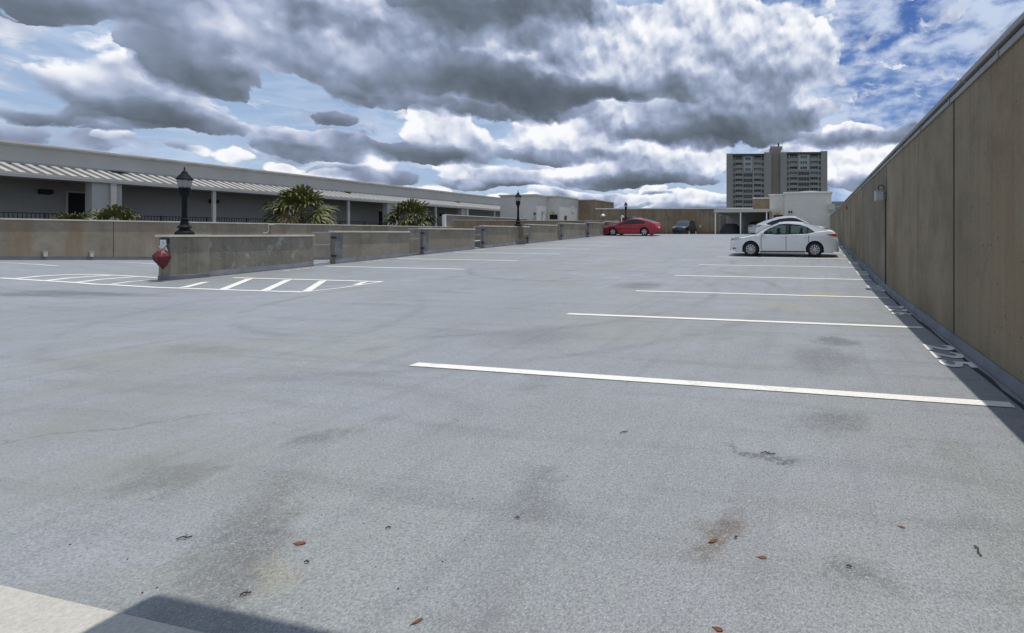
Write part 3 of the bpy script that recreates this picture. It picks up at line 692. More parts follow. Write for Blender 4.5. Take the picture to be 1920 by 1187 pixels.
# end pier of the first barrier, lamp piers
def pier(y0, y1, ztop, label, depth=0.62, out=0.12, mat='pier'):
    z0 = main_z(IX, y0); t = thing('lamp_pier', label, 'pier', (IX, y0, z0), 0); zt = ztop + EYE - z0; L = y1 - y0
    mb = MB(); mb.box(out - depth, out, 0, L - 0.003, -0.25, zt - 0.06); mb.build('block', M[mat], t, bevel=0.012)
    mb = MB(); mb.box(out - depth - 0.05, out + 0.05, -0.05, L + 0.0, zt - 0.057, zt + 0.004); mb.build('coping', M['cap'], t, bevel=0.006)
    mb = MB(); mb.box(out - depth - 0.01, out + 0.012, -0.012, L - 0.004, -0.2, 0.14); mb.build('base_coating', M['kerb'], t, bevel=0.01)
    return t
ya0 = on_x(319, IX + 0.12); PD = IX + 0.12 - x_on_y(297, ya0); pier(ya0, ends[0][0] - 0.004, -0.04, 'streaked concrete end pier with the largest lamp and a red bag on its corner', PD)
yp = ends[3][1] - 1.0
zf = main_z(IX, yp); pt = thing('lamp_pier', 'pale stained concrete lamp bracket on the barrier below the middle lamp', 'pier', (IX, yp, zf))
mb = MB(); zt = 0.45 + EYE - zf
mb.prism([(0.004, 0.45, 0.35), (0.3, 0.45, 0.62), (0.3, 0.45, zt - 0.06), (0.004, 0.45, zt - 0.06)], (0, 0.55, 0)); mb.build('corbel', M['barrier2'], pt, bevel=0.01)
mb = MB(); mb.box(0.053, 0.34, 0.42, 1.02, zt - 0.056, zt + 0.003); mb.build('coping', M['cap'], pt, bevel=0.005)
# lamps
def make_lamp(loc, label):
    t = thing('street_lamp', label, 'lamp', loc, 0.0, 'black lantern lamps on the barriers'); t.scale = (0.7, 0.7, 1.0)
    MB().lathe([(0.30, 0), (0.30, 0.05), (0.26, 0.10), (0.18, 0.16), (0.15, 0.20), (0.20, 0.225), (0.24, 0.25), (0.20, 0.28), (0.14, 0.33), (0.12, 0.42), (0.105, 0.50), (0.135, 0.52), (0.10, 0.54)], n=24).build('base', M['black'], t, smooth=False)
    MB().lathe([(0.088, 0.54), (0.085, 0.9), (0.082, 1.18), (0.105, 1.2), (0.09, 1.22), (0.12, 1.27), (0.155, 1.33), (0.185, 1.36), (0.185, 1.44), (0.15, 1.46), (0.19, 1.50), (0.19, 1.53)], n=24).build('pole', M['black'], t)
    MB().lathe([(0.155, 1.53), (0.19, 1.60), (0.225, 1.72), (0.235, 1.80)], n=24).build('lantern_glass', M['lampglass'], t, smooth=True)
    c = MB().lathe([(0.27, 1.80), (0.275, 1.83), (0.22, 1.88), (0.15, 1.96), (0.10, 2.01), (0.09, 2.05), (0.05, 2.08), (0.03, 2.10)], n=24).build('lantern_cap', M['black'], t)
    MB().lathe([(0.02, 2.10), (0.035, 2.12), (0.012, 2.14), (0.03, 2.16), (0.004, 2.23)], n=12).build('finial', M['black'], c)
    mb = MB()
    for k in range(8):
        a = k * math.pi / 4; mb.tube((0.165 * math.cos(a), 0.165 * math.sin(a), 1.53), (0.243 * math.cos(a), 0.243 * math.sin(a), 1.81), 0.007, n=4)
    mb.build('lantern_ribs', M['black'], t)
    return t
lx_ = IX + 0.12 - PD / 2; l1 = make_lamp((lx_, on_x(346, lx_), EYE - 0.036), 'nearest and largest black lantern lamp on the end pier')
l2 = dup(l1, (IX - 0.02, on_x(972, IX), EYE + 0.455), 0, 'middle black lantern lamp on a barrier before the white building')
l1.scale = (0.64, 0.64, 0.89)
l3 = dup(l1, (x_on_y(1173.5, 40.0), 40.0, EYE + 1.20), 0, 'farthest black lantern lamp standing behind the red car')
l3.scale = (0.62, 0.62, 0.88)
# hanging notice and red bag on the pier corner
pz = EYE - 0.04
def sheet(mb, rows, th=0.012):
    n = len(rows[0]); b = len(mb.v)
    for r_ in rows: mb.v += [Vector(p) for p in r_]
    for i in range(len(rows) - 1):
        for j in range(n - 1): mb.face([b + i * n + j, b + i * n + j + 1, b + (i + 1) * n + j + 1, b + (i + 1) * n + j])
cy_ = ya0 - 0.02; sx = lambda px: x_on_y(px, cy_); sz = lambda py: EYE - (py - HZ) / FPX * (cy_ / ray(310, HZ).y)
nt_ = thing('paper_notice', 'torn white notice sheet hanging from a small plate on the corner of the end pier', 'notice', (sx(301), cy_, 0))
lx = lambda px: sx(px) - sx(301)
mb = MB(); mb.box(lx(302), lx(313), -0.02, 0.0, sz(460), sz(449.5)); mb.build('sign_plate', M['whitebox'], nt_)
mb = MB(); mb.box(lx(300.5), lx(316), -0.01, 0.005, sz(456), sz(446.5)); mb.build('black_backing', M['trim'], nt_)
mb = MB(); mb.box(lx(305), lx(310), -0.024, -0.0205, sz(456.5), sz(453)); mb.build('printed_mark', M['greybox'], nt_)
r4 = random.Random(5); mb = MB()
TL, TR, BL_, BR_ = (300.5, 461), (314, 459), (311, 473), (324, 481)
rows = []
for v in (0, .2, .4, .6, .8, 1):
    row = []
    for u in (0, .25, .5, .75, 1):
        px = (TL[0] * (1 - u) + TR[0] * u) * (1 - v) + (BL_[0] * (1 - u) + BR_[0] * u) * v; py = (TL[1] * (1 - u) + TR[1] * u) * (1 - v) + (BL_[1] * (1 - u) + BR_[1] * u) * v
        row.append((lx(px), -0.026 - r4.uniform(0, 0.02), sz(py)))
    rows.append(row)
sheet(mb, rows); mb.build('loose_sheet', M['paper'], nt_, smooth=True)
bgt = thing('red_bag', 'crumpled dark red plastic bag tied to the corner of the end pier', 'bag', (x_on_y(304, cy_ - 0.17), cy_ - 0.17, sz(483)))
mb = MB(); pk = (sz(466) - sz(498)); hw = sx(316) - sx(289)
prof = [(0.05, 0.5), (0.16, 0.44), (0.34, 0.30), (0.48, 0.12), (0.50, 0.02), (0.42, -0.10), (0.34, -0.26), (0.24, -0.40), (0.10, -0.52), (0.03, -0.62)]
mb.lathe(prof, (0, 0, 0), n=24)
for v in mb.v:
    a = math.atan2(v.y, v.x); k = 1 + 0.13 * math.sin(5 * a + v.z * 7) + 0.09 * math.sin(9 * a - v.z * 15)
    v.x = v.x * k * hw * (0.62 if v.z > -0.1 else 0.52) + 0.10 * hw * (-v.z); v.y = v.y * k * 0.30; v.z = v.z * pk * 1.02 + 0.02 * math.sin(7 * a)
mb.build('bag_body', M['redcloth'], bgt, smooth=True)
mb = MB(); mb.path([(0.0, 0.0, pk * 0.45), (0.04, 0.05, pk * 0.65), (0.06, 0.13, pk * 0.9)], 0.008); mb.build('cord', M['trim'], bgt)

# ------------------------------------------------------------------ left parapet of the lower deck
PX = -31.0
def long_wall(name, label, cat, x, ya, yb, ztop, mat, capmat, thick=0.2, coat=True, zbot=None, joints=None, group=None):
    t = thing(name, label, cat, (x, ya, 0), 0, group); L = yb - ya
    js = joints or [ya, yb]
    for a, b in zip(js[:-1], js[1:]):
        mb = MB(); mb.wall((0, a - ya + 0.008), (0, b - ya - 0.008), thick, ztop - 0.06, ztop - 0.06, (zbot if zbot is not None else left_z(x + 1, a) - 0.3), (zbot if zbot is not None else left_z(x + 1, b) - 0.3))
        mb.build('wall_panel', mat, t, bevel=0.008)
    mb = MB(); mb.box(-thick - 0.05, 0.05, -0.02, L + 0.02, ztop - 0.057, ztop); mb.build('coping', capmat, t, bevel=0.006)
    mb = MB(); mb.box(-thick + 0.02, -0.03, 0, L, (zbot or -3.0), ztop - 0.1); mb.build('joint_filler', M['joint'], t)
    if coat:
        mb = MB()
        n = int(L / 1.0)
        for i in range(n):
            p, q = L * i / n, L * (i + 1) / n; zp, zq = left_z(x + .1, ya + p), left_z(x + .1, ya + q)
            mb.poly([(0.012, p, zp - 0.02), (0.012, q, zq - 0.02), (0.012, q, zq + 0.15), (0.012, p, zp + 0.15)])
            mb.poly([(0.012, p, zp + 0.15), (0.012, q, zq + 0.15), (0.0, q, zq + 0.15), (0.0, p, zp + 0.15)])
        mb.build('base_coating', M['kerb'], t)
    return t
zpar = EYE + 0.62 * 1.0
yj = [-7] + [on_x(213, PX) + 5.9 * k for k in range(-3, 4)] + [33.2]
lp = long_wall('parapet_wall', 'long rust streaked concrete parapet on the left with cream coping', 'wall', PX, -7, 33.2, EYE + 0.60, M['parapet'], M['cap'], joints=sorted(yj))
lp2 = long_wall('parapet_wall', 'taller grey parapet with white coping left of the white building', 'wall', PX - 0.3, 33.0, 44.0, EYE + 1.66, M['barrier2'], M['cap_white'], zbot=-4, coat=False)
mb = MB(); mb.box(-0.26, 0.03, -0.16, -0.02, -3, EYE + 1.63); mb.build('end_post', M['cap_white'], lp2)
# brown cross wall behind the barriers
a = at(850, 412, 38.2); b = at(1163, 412, 41.4)
bw = thing('brown_wall', 'low brown rust stained wall with cream coping crossing behind the row of barriers', 'wall', (a.x, a.y, 0))
d = b - a; zt1 = 1.19 + EYE
mb = MB(); mb.wall((0, 0), (d.x, d.y), 0.22, zt1 - 0.05, zt1 - 0.05, -4, -4); mb.build('wall_panel', M['brown'], bw)
mb = MB(); e = Vector((d.x, d.y, 0)).normalized() * 0.03; n_ = Vector((e.y, -e.x, 0)) * 1.6
mb.wall((n_.x - e.x, n_.y - e.y), (d.x + n_.x, d.y + n_.y), 0.32, zt1, zt1, zt1 - 0.05 + 0.003, zt1 - 0.05 + 0.003); mb.build('coping', M['cap'], bw)
# small outlets at the base of the left parapet
for i, (px, lab) in enumerate(((85, 'small white drain box at the base of the left parapet, nearer the picture edge'), (172, 'small white drain box at the base of the left parapet beside the panel joint'))):
    y = on_x(px, PX + 0.05); z = left_z(PX, y)
    t = thing('drain_box', lab, 'drain box', (PX + 0.003, y, z + 0.14), 0, 'white drain boxes at the parapet base')
    mb = MB(); mb.prism([(0.012, -0.06, 0.2), (0.012, 0.06, 0.2), (0.012, 0.045, 0), (0.012, -0.045, 0)], (0.07, 0, 0)); mb.build('box', M['cap'], t, bevel=0.01)
    mb = MB(); mb.box(0.0, 0.09, -0.07, 0.07, 0.203, 0.225); mb.build('lid', M['greybox'], t)
# stand pipe and red valve on the parapet inside face
y = on_x(503, PX + 0.06)
t = thing('standpipe', 'bent white pipe on the left parapet beside a rust patch', 'pipe', (PX + 0.06, y, EYE + 0.05))
mb = MB(); mb.path([(0, -0.25, 0), (0, -0.05, -0.02), (0, 0.0, 0.1), (0, 0.0, 0.42), (0, 0.06, 0.46), (0, 0.3, 0.47)], 0.016, 8); mb.build('pipe', M['cap'], t)
mb = MB(); mb.lathe([(0.04, 0), (0.04, 0.02), (0.02, 0.05)], (0, -0.3, 0.0), 10); mb.build('valve', M['brick'], t)

# ------------------------------------------------------------------ left gallery building
BX = -48.0; FX = -45.4
bl = thing('gallery_building', 'long low grey white building with ribbed metal awning and shaded gallery on the left', 'building', (BX, 0, 0))
Y0, Y1 = -6.0, 62.0
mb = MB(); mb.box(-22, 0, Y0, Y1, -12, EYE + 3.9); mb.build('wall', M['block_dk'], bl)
mb = MB(); mb.box(-22, 0.9, Y0, Y1, EYE + 3.9 + 0.003, EYE + 5.38); mb.build('upper_wall', M['stucco'], bl)
mb = MB(); mb.box(-22.1, 1.06, Y0 - 0.1, Y1 + 0.1, EYE + 5.383, EYE + 5.52); mb.box(-22.1, 0.98, Y0 - 0.1, Y1 + 0.1, EYE + 5.30, EYE + 5.38); mb.build('cornice', M['cap'], bl, bevel=0.01)
mb = MB(); mb.box(0.9, 1.12, Y0, Y1, EYE + 4.18, EYE + 4.34); mb.build('gutter', M['flash'], bl)
# awning pans and ribs
OX = FX - BX + 0.5
top = Vector((1.1, 0, EYE + 4.14)); bot = Vector((OX + 0.0, 0, EYE + 3.47))
mb = MB(); mb.poly([(top.x, Y0, top.z), (top.x, Y1, top.z), (bot.x, Y1, bot.z), (bot.x, Y0, bot.z)]); mb.poly([(top.x, Y0, top.z - .05), (top.x, Y1, top.z - .05), (bot.x, Y1, bot.z - .05), (bot.x, Y0, bot.z - .05)]); aw = mb.build('awning', M['metal_dark'], bl)
mb = MB(); y = Y0 + 0.1
while y < Y1 - 0.3:
    b0 = len(mb.v)
    for P_, s_ in ((top, 0), (bot, 1)):
        for dy, dz in ((0, 0.005), (0.02, 0.09), (0.24, 0.09), (0.26, 0.005)): mb.v.append(Vector((P_.x, y + dy, P_.z + dz)))
    for k in range(3): mb.face([b0 + k, b0 + k + 1, b0 + 5 + k, b0 + 4 + k])
    mb.face([b0 + 4, b0 + 5, b0 + 6, b0 + 7]); y += 0.46
mb.build('awning_ribs', M['metal_roof'], bl)
mb = MB(); mb.box(OX - 0.02, OX + 0.08, Y0, Y1, EYE + 3.27, EYE + 3.46); mb.build('fascia', M['metal_roof'], bl, bevel=0.01)
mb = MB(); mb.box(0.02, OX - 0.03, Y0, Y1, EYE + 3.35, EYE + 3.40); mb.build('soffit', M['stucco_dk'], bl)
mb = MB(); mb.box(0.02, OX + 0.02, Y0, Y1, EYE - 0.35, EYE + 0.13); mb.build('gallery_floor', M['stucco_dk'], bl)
zf0, zc0 = EYE + 0.13, EYE + 3.35
for px in (199, 733, 869):
    y = on_x(px, FX); mb = MB(); mb.box(OX - 0.75, OX - 0.1, y - 0.75, y - 0.05, zf0 - 6, zc0); mb.box(OX - 0.1, OX + 0.06, y - 0.05, y + 0.2, zf0 - 6, zc0 + 0.1); mb.box(OX - 0.6, OX - 0.12, y + 0.2, y + 0.5, zf0 - 6, zc0)
    mb.build('pilaster', M['stucco'], bl, bevel=0.01)
for y in (15.6, 25.6, 30.6, 35.6, 45.9, 56.0):
    mb = MB(); mb.box(OX - 0.2, OX - 0.03, y - 0.09, y + 0.09, zf0, zc0); mb.build('post', M['stucco'], bl)
for (p0, p1, py) in ((127, 175, 361), (709, 724, 396), (836, 843, 401), (640, 650, 390)):
    if p0 == 640: continue
    a_, b_ = on_x(p0, BX), on_x(p1, BX); zt_ = z_on_x(p0, py, BX)
    mb = MB(); mb.box(0.004, 0.05, a_ - 0.1, b_ + 0.1, zf0 + 0.001, zt_ + 0.12); dr = mb.build('door', M['stucco'], bl)
    mb = MB(); mb.box(0.052, 0.06, a_, b_, zf0 + 0.002, zt_); mb.build('dark_opening', M['void'], dr)
for px, py in ((83, 360), (399, 378), (508, 384), (827, 403), (616, 392)):
    y = on_x(px, BX); z = z_on_x(px, py, BX); mb = MB(); mb.prism([(0.003, y - 0.25, z - 0.17), (0.28, y - 0.25, z - 0.10), (0.28, y - 0.25, z + 0.17), (0.003, y - 0.25, z + 0.17)], (0, 0.5, 0)); mb.build('wall_light', M['trim'], bl, bevel=0.02)
for px, py in ((455, 322), (525, 326), (746, 348), (905, 366)):
    y = on_x(px, BX - 4); MB().lathe([(1.1, 0), (1.05, 0.12), (0.8, 0.2), (0.4, 0.24), (0.02, 0.25)], (-2.5, y, EYE + 5.50), 16).build('skylight', M['flash'], bl, smooth=True)
for px, py in ((250, 319), (673, 360), (875, 380)):
    y = on_x(px, FX); mb = MB(); mb.box(1.12, 1.5, y - 0.35, y + 0.35, EYE + 4.25, EYE + 4.33); mb.build('scupper', M['flash'], bl)
mb = MB(); mb.box(0.9, 1.5, 60.5, 61.6, EYE + 3.9, EYE + 4.3); mb.build('rain_head', M['stucco'], bl)
# gallery railing
rl = thing('gallery_railing', 'black metal railing with thin balusters along the gallery of the long building', 'railing', (FX + 0.32, 0, zf0))
mb = MB(); mb.box(-0.025, 0.025, Y0, Y1, 1.05, 1.10); mb.box(-0.02, 0.02, Y0, Y1, 0.10, 0.14); mb.build('rails', M['rail'], rl)
mb = MB(); y = Y0
while y < Y1: mb.box(-0.011, 0.011, y, y + 0.024, 0.14, 1.05); y += 0.15
mb.build('balusters', M['rail'], rl)
mb = MB(); y = Y0
while y < Y1: mb = MB(); mb.box(-0.035, 0.035, y, y + 0.07, 0, 1.12); mb.build('railing_post', M['rail'], rl); y += 2.4

# ------------------------------------------------------------------ palms
def palm(base, zc, radius, label, seed, nleaf=46, ztrunk=-12.0, dry=0.2, up=0.0):
    rr = random.Random(seed); t = thing('fan_palm', label, 'palm', (base[0], base[1], ztrunk))
    hgt = zc - ztrunk
    mb = MB(); pr = []
    for i in range(14):
        f_ = i / 13; pr.append((0.24 - 0.06 * f_ + 0.015 * (i % 2), hgt * f_))
    mb.lathe(pr, n=12); mb.build('trunk', M['trunk'], t)
    gm, dm = MB(), MB()
    for k in range(nleaf):
        f_ = k / nleaf; az = k * 2.39996 + rr.uniform(-0.3, 0.3); isdry = (dry > 0 and f_ > 0.5 and rr.random() < dry * 1.7)
        elv = R(82 - 118 * f_ + rr.uniform(-10, 10)) + up
        mbx = dm if isdry else gm
        d = Vector((math.cos(az) * math.cos(elv), math.sin(az) * math.cos(elv), math.sin(elv)))
        pl = radius * rr.uniform(0.42, 0.6); fl = radius * rr.uniform(0.42, 0.55)
        if isdry: pl *= 0.8; fl *= 0.8
        p0 = Vector((0, 0, hgt)); pm = p0 + d * pl * 0.55; p1 = p0 + d * pl + Vector((0, 0, -0.16 * pl * (1 - math.sin(elv) * 0.6)))
        mbx.tube(p0, pm, 0.022, 0.016, 4, False); mbx.tube(pm, p1, 0.016, 0.010, 4, False)
        ax = (p1 - pm).normalized(); side = ax.cross(Vector((0, 0, 1)))
        side = side.normalized() if side.length > 0.05 else Vector((1, 0, 0))
        nrm = side.cross(ax).normalized()
        tw = rr.uniform(-0.5, 0.5); side2 = side * math.cos(tw) + nrm * math.sin(tw); nrm = side2.cross(ax).normalized(); side = side2
        nb = 18
        for j in range(nb):
            a_ = R(-118 + 236 * j / (nb - 1)) + rr.uniform(-0.03, 0.03)
            dr = (ax * math.cos(a_) + side * math.sin(a_) + nrm * (0.18 * (1 if j % 2 else -1) * 0.5 - 0.05)).normalized()
            ln = fl * (1.0 - 0.28 * abs(a_) / 2.06) * rr.uniform(0.88, 1.08)
            wv_ = nrm.cross(dr).normalized() * 0.045 * (radius / 2.2)
            q0 = p1; q1 = p1 + dr * ln * 0.5 + Vector((0, 0, -0.03 * ln)); q2 = p1 + dr * ln * 0.8 + Vector((0, 0, -0.14 * ln)); q3 = p1 + dr * ln * 0.93 + Vector((0, 0, -(0.34 + rr.uniform(0, .12)) * ln))
            b0 = len(mbx.v); mbx.v += [q0 - wv_ * 0.3, q0 + wv_ * 0.3, q1 - wv_ * 1.5, q1 + wv_ * 1.5, q2 - wv_, q2 + wv_, q3]
            mbx.face([b0, b0 + 1, b0 + 3, b0 + 2]); mbx.face([b0 + 2, b0 + 3, b0 + 5, b0 + 4]); mbx.face([b0 + 4, b0 + 5, b0 + 6])
    gm.build('crown', M['frond'], t, recalc=False); dm.build('dry_fronds', M['frond_dry'], t, recalc=False)
    return t
p = at(566, 392, 32.5); palm(p, p.z - 0.4, 2.6, 'largest fan palm with yellowed lower fronds rising behind the parapet', 11, 36, dry=0.25)
p = at(770, 405, 41.0); palm(p, p.z - 0.5, 2.6, 'fan palm rising behind the parapet, nearest the white building', 23, 32, dry=0.18)
p = at(215, 417, 24.5); palm(p, p.z - 0.45, 1.75, 'lowest fan palm with only its top fronds above the left parapet', 37, 22, dry=0.0, up=0.15)
p = at(140, 415, 25.5); palm(p, p.z - 0.45, 1.3, 'small sprawling palm peeking over the left parapet before the dark doorway', 41, 22, dry=0.0)

# ------------------------------------------------------------------ white plant building on the left
wb1 = thing('plant_building', 'white painted block building with dark louvre and amber light, left of the far wall', 'building', (0, 0, 0))
Yf = 44.0; xa, xb = x_on_y(938, Yf), x_on_y(1006, Yf); top = z_on_y(970, 367.5, Yf)
Yg = Yf + 2.1; xc = x_on_y(1049, Yg); Yh = 50.6
mb = MB(); mb.prism([(xa, Yf, -12), (xb, Yf, -12), (xb, Yg, -12), (xc, Yg, -12), (xc, Yh, -12), (xc, Yh + 6, -12), (xa, Yh + 6, -12)], (0, 0, 12 + top)); mb.build('wall', M['block'], wb1)
o_ = 0.12
mb = MB(); mb.prism([(xa - o_, Yf - o_, top + .003), (xb + o_, Yf - o_, top + .003), (xb + o_, Yg - o_, top + .003), (xc + o_, Yg - o_, top + .003), (xc + o_, Yh + 6, top + .003), (xa - o_, Yh + 6, top + .003)], (0, 0, 0.16)); mb.build('coping', M['cap'], wb1, bevel=0.01)
mb = MB(); mb.lathe([(1.3, 0), (1.25, 0.12), (0.9, 0.2), (0.05, 0.24)], ((xa + xb) / 2 + 2.2, Yf + 4.5, top + 0.12), 20); mb.build('roof_dome', M['flash'], wb1, smooth=True)
yv = [on_x(p_, xc + 0.05) for p_ in (1033, 1046)]
q1, q2 = x_on_y(1031, Yg - .03), x_on_y(1045, Yg - .03)
mb = MB(); mb.box(q1, q2, Yg - 0.06, Yg - 0.003, z_on_y(1038, 411, Yg), z_on_y(1038, 402.5, Yg)); lv = mb.build('dark_louvre', M['void'], wb1)
mb = MB(); zz = z_on_y(1038, 411, Yg)
for i in range(5): mb.box(q1, q2, Yg - 0.09, Yg - 0.062, zz + 0.1 * i, zz + 0.1 * i + 0.03)
mb.build('slats', M['trim'], lv)
mb = MB(); zz = z_on_y(1037, 400.5, Yg); xm = x_on_y(1037.5, Yg); mb.box(xm - 0.12, xm + 0.12, Yg - 0.3, Yg - 0.002, zz, zz + 0.24); mb.build('amber_light', M['yellow'], wb1, bevel=0.03)
mb = MB(); ya_, yb_ = on_x(1058, xc), on_x(1062.5, xc)
for i in range(4): z_ = z_on_x(1060, 412, xc) + 0.13 * i; mb.box(xc + 0.003, xc + 0.05, ya_, yb_, z_, z_ + 0.07)
mb.build('wall_vents', M['void'], wb1)
mb = MB(); xm = x_on_y(1018, Yf + 1.2); mb.box(xb + 0.003, xb + 0.2, on_x(1015, xb), on_x(1018, xb), z_on_x(1016, 402, xb), z_on_x(1016, 396, xb)); mb.build('meter_box', M['greybox'], wb1)
mb = MB(); z_ = z_on_x(1070, 398, xc); mb.box(xc + 0.002, xc + 0.025, on_x(1071, xc), on_x(1077, xc), z_, z_ + 0.75); mb.build('access_panel', M['block'], wb1)
x_ = x_on_y(997, Yf - 0.2)
vt = thing('vent_pipe', 'white gooseneck vent pipe in front of the plant building, left of the middle lamp', 'vent pipe', (x_, Yf - 0.25, 0), 0, 'white gooseneck vent pipes')
z_ = z_on_y(997, 405, Yf)
mb = MB(); mb.path([(0, 0, -3), (0, 0, z_ - 0.05), (0.06, 0, z_), (0.16, 0, z_ + 0.03), (0.24, 0, z_ - 0.06)], 0.05, 8); mb.build('pipe', M['cap_white'], vt)
mb = MB(); mb.tube((0.24, 0, z_ - 0.04), (0.25, 0, z_ - 0.16), 0.09, 0.09, 10); mb.build('cowl', M['cap_white'], vt)
x_ = x_on_y(1003.5, Yf - 0.1)
pl_ = thing('light_post', 'thin grey post with small dark lamp head against the plant building', 'light', (x_, Yf - 0.2, 0)); z_ = z_on_y(1003, 402.5, Yf)
mb = MB(); mb.tube((0, 0, -3), (0, 0, z_), 0.035); mb.build('post', M['galv'], pl_); mb = MB(); mb.lathe([(0.06, 0), (0.13, 0.05), (0.13, 0.18), (0.04, 0.26)], (0, 0, z_), 12); mb.build('lamp_head', M['trim'], pl_)
# brown stair block
Yb = 50.3; xl, xr = xc + 0.02, x_on_y(1117, Yb); zt = z_on_y(1100, 375.5, Yb)
sb = thing('brown_stair_block', 'square brown concrete stair block beside the white plant building', 'building', (xl, Yb, 0))
mb = MB(); mb.box(0, xr - xl, 0, 5, -6, zt); mb.build('wall', M['brown'], sb); mb = MB(); mb.box(-0.05, xr - xl + 0.12, -0.12, 5, zt + 0.003, zt + 0.13); mb.build('coping', M['cap_white'], sb)

# ------------------------------------------------------------------ far wall
a = at(1117, HZ, 54.0); b = at(1412, HZ, 53.0); c = at(1443, HZ, 52.9)
fw = thing('far_wall', 'long brown concrete wall with white coping closing the far end of the deck', 'wall', (a.x, a.y, 0))
zt = EYE + 3.06; A2 = Vector((0, 0, 0)); B2 = b - a; C2 = c - a
n = 11
for i in range(n):
    p_, q_ = A2.lerp(B2, i / n), A2.lerp(B2, (i + 1) / n); e = (q_ - p_).normalized() * 0.012
    mb = MB(); mb.wall((p_.x + e.x, p_.y + e.y), (q_.x - e.x, q_.y - e.y), 0.25, zt - 0.1, zt - 0.1, -1, -1); mb.build('wall_panel', M['wall'] if i % 3 else M['brown'], fw)
mb = MB(); mb.wall((0, 0.06), (B2.x, B2.y + 0.06), 0.15, zt - 0.12, zt - 0.12, -1, -1); mb.build('joint_filler', M['joint'], fw)
mb = MB(); mb.wall((0, -0.10), (B2.x, B2.y - 0.10), 0.45, zt + 0.03, zt + 0.03, zt - 0.097, zt - 0.097); mb.build('coping', M['cap_white'], fw)
zs = EYE + (HZ - 372.5) / FPX * 52.9
mb = MB(); mb.wall((B2.x + 0.01, B2.y), (C2.x, C2.y), 0.25, zs, zs, -1, -1); mb.build('raised_panel', M['brown'], fw)
mb = MB(); mb.wall((B2.x - 0.05, B2.y - 0.08), (C2.x, C2.y - 0.08), 0.4, zs + 0.13, zs + 0.13, zs + 0.003, zs + 0.003); mb.build('raised_coping', M['cap_white'], fw)
mb = MB()
for i in range(60):
    f0 = 0.42 + 0.36 * i / 60; p_ = A2.lerp(B2, f0); q_ = A2.lerp(B2, f0 + 0.0052); mb.wall((p_.x, p_.y - 0.16), (q_.x, q_.y - 0.16), 0.15, 1.52 if i % 2 else 1.50, 1.52 if i % 2 else 1.50, 0.5, 0.5)
mb.build('brick_edging', M['brick'], fw)
p = at(1250, 408, 53.3); dp = thing('downpipe', 'thin dark vertical pipe on the far wall left of the dark parked car', 'pipe', (p.x, p.y - 0.15, 0.9))
mb = MB(); mb.tube((0, 0, 0), (0, 0, p.z - 0.9), 0.05); mb.tube((0, 0, p.z - 0.92), (0, 0, p.z - 0.7), 0.09); mb.build('pipe', M['flash'], dp)
p = at(1133, 404, 53.7); fl_ = thing('wall_light', 'small pale dome light on the far wall beside the brown stair block', 'wall light', (p.x, p.y - 0.1, p.z))
mb = MB(); mb.lathe([(0.28, -0.14), (0.24, 0.0), (0.12, 0.14), (0.02, 0.18)], (0, -0.2, 0), 14); mb.build('dome', M['cap_white'], fl_, smooth=True); mb = MB(); mb.path([(-0.25, -0.05, -0.1), (-0.4, -0.05, -0.2), (-0.4, -0.05, -1.0)], 0.03); mb.build('conduit', M['flash'], fl_)
p = at(1165.5, 405, 41.6); v2 = thing('vent_pipe', 'white gooseneck vent pipe beside the farthest lamp', 'vent pipe', (p.x, p.y, 0), 0, 'white gooseneck vent pipes')
mb = MB(); mb.path([(0, 0, 0), (0, 0, p.z - 0.05), (0.06, 0, p.z), (0.16, 0, p.z - 0.05)], 0.06, 8); mb.build('pipe', M['cap_white'], v2); mb = MB(); mb.tube((0.16, 0, p.z - 0.04), (0.17, 0, p.z - 0.14), 0.08); mb.build('cowl', M['cap_white'], v2)
p = at(1313, 424, 53); t = thing('junction_box', 'small pale junction box on the far wall right of the dark parked car', 'junction box', (p.x, p.y - 0.12, p.z)); mb = MB(); mb.box(-0.12, 0.12, 0, 0.1, -0.15, 0.15); mb.build('box', M['cap'], t); mb = MB(); mb.box(-0.1, 0.1, -0.012, -0.002, -0.13, 0.13); mb.build('cover', M['greybox'], t)

# ------------------------------------------------------------------ carport
cp = thing('carport', 'pale flat roofed carport with slim posts against the far wall', 'carport', (0, 0, 0))
Yc = 44.8; xl, xr = x_on_y(1340, Yc), x_on_y(1441, Yc); zt = z_on_y(1390, 393.5, Yc)
mb = MB(); mb.box(xl, xr, Yc, 52.0, zt - 0.1, zt); mb.build('roof', M['stucco'], cp)
mb = MB(); mb.box(xl - 0.05, xr + 0.05, Yc - 0.08, Yc - 0.003, zt - 0.25, zt + 0.06); mb.box(xl - 0.08, xl - 0.003, Yc, 52, zt - 0.25, zt + 0.06); mb.build('fascia', M['stucco'], cp, bevel=0.01)
for px in (1341.5, 1388.7, 1437.5):
    x_ = x_on_y(px, Yc + .1); mb = MB(); mb.box(x_ - 0.06, x_ + 0.06, Yc + 0.02, Yc + 0.16, main_z(x_, Yc) - 0.05, zt - 0.1); mb.build('post', M['whitebox'], cp)
for px in (1350, 1397):
    x_ = x_on_y(px, 51.6); mb = MB(); mb.box(x_ - 0.06, x_ + 0.06, 51.5, 51.64, 0.5, zt - 0.1); mb.build('post', M['galv'], cp)
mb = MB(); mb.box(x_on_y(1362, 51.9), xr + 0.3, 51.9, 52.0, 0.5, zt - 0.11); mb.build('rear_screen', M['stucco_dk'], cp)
mb = MB(); mb.box(xr + 0.02, xr + 0.12, Yc + 0.5, 52, 0.5, zt - 0.11); mb.build('side_screen', M['brown'], cp)

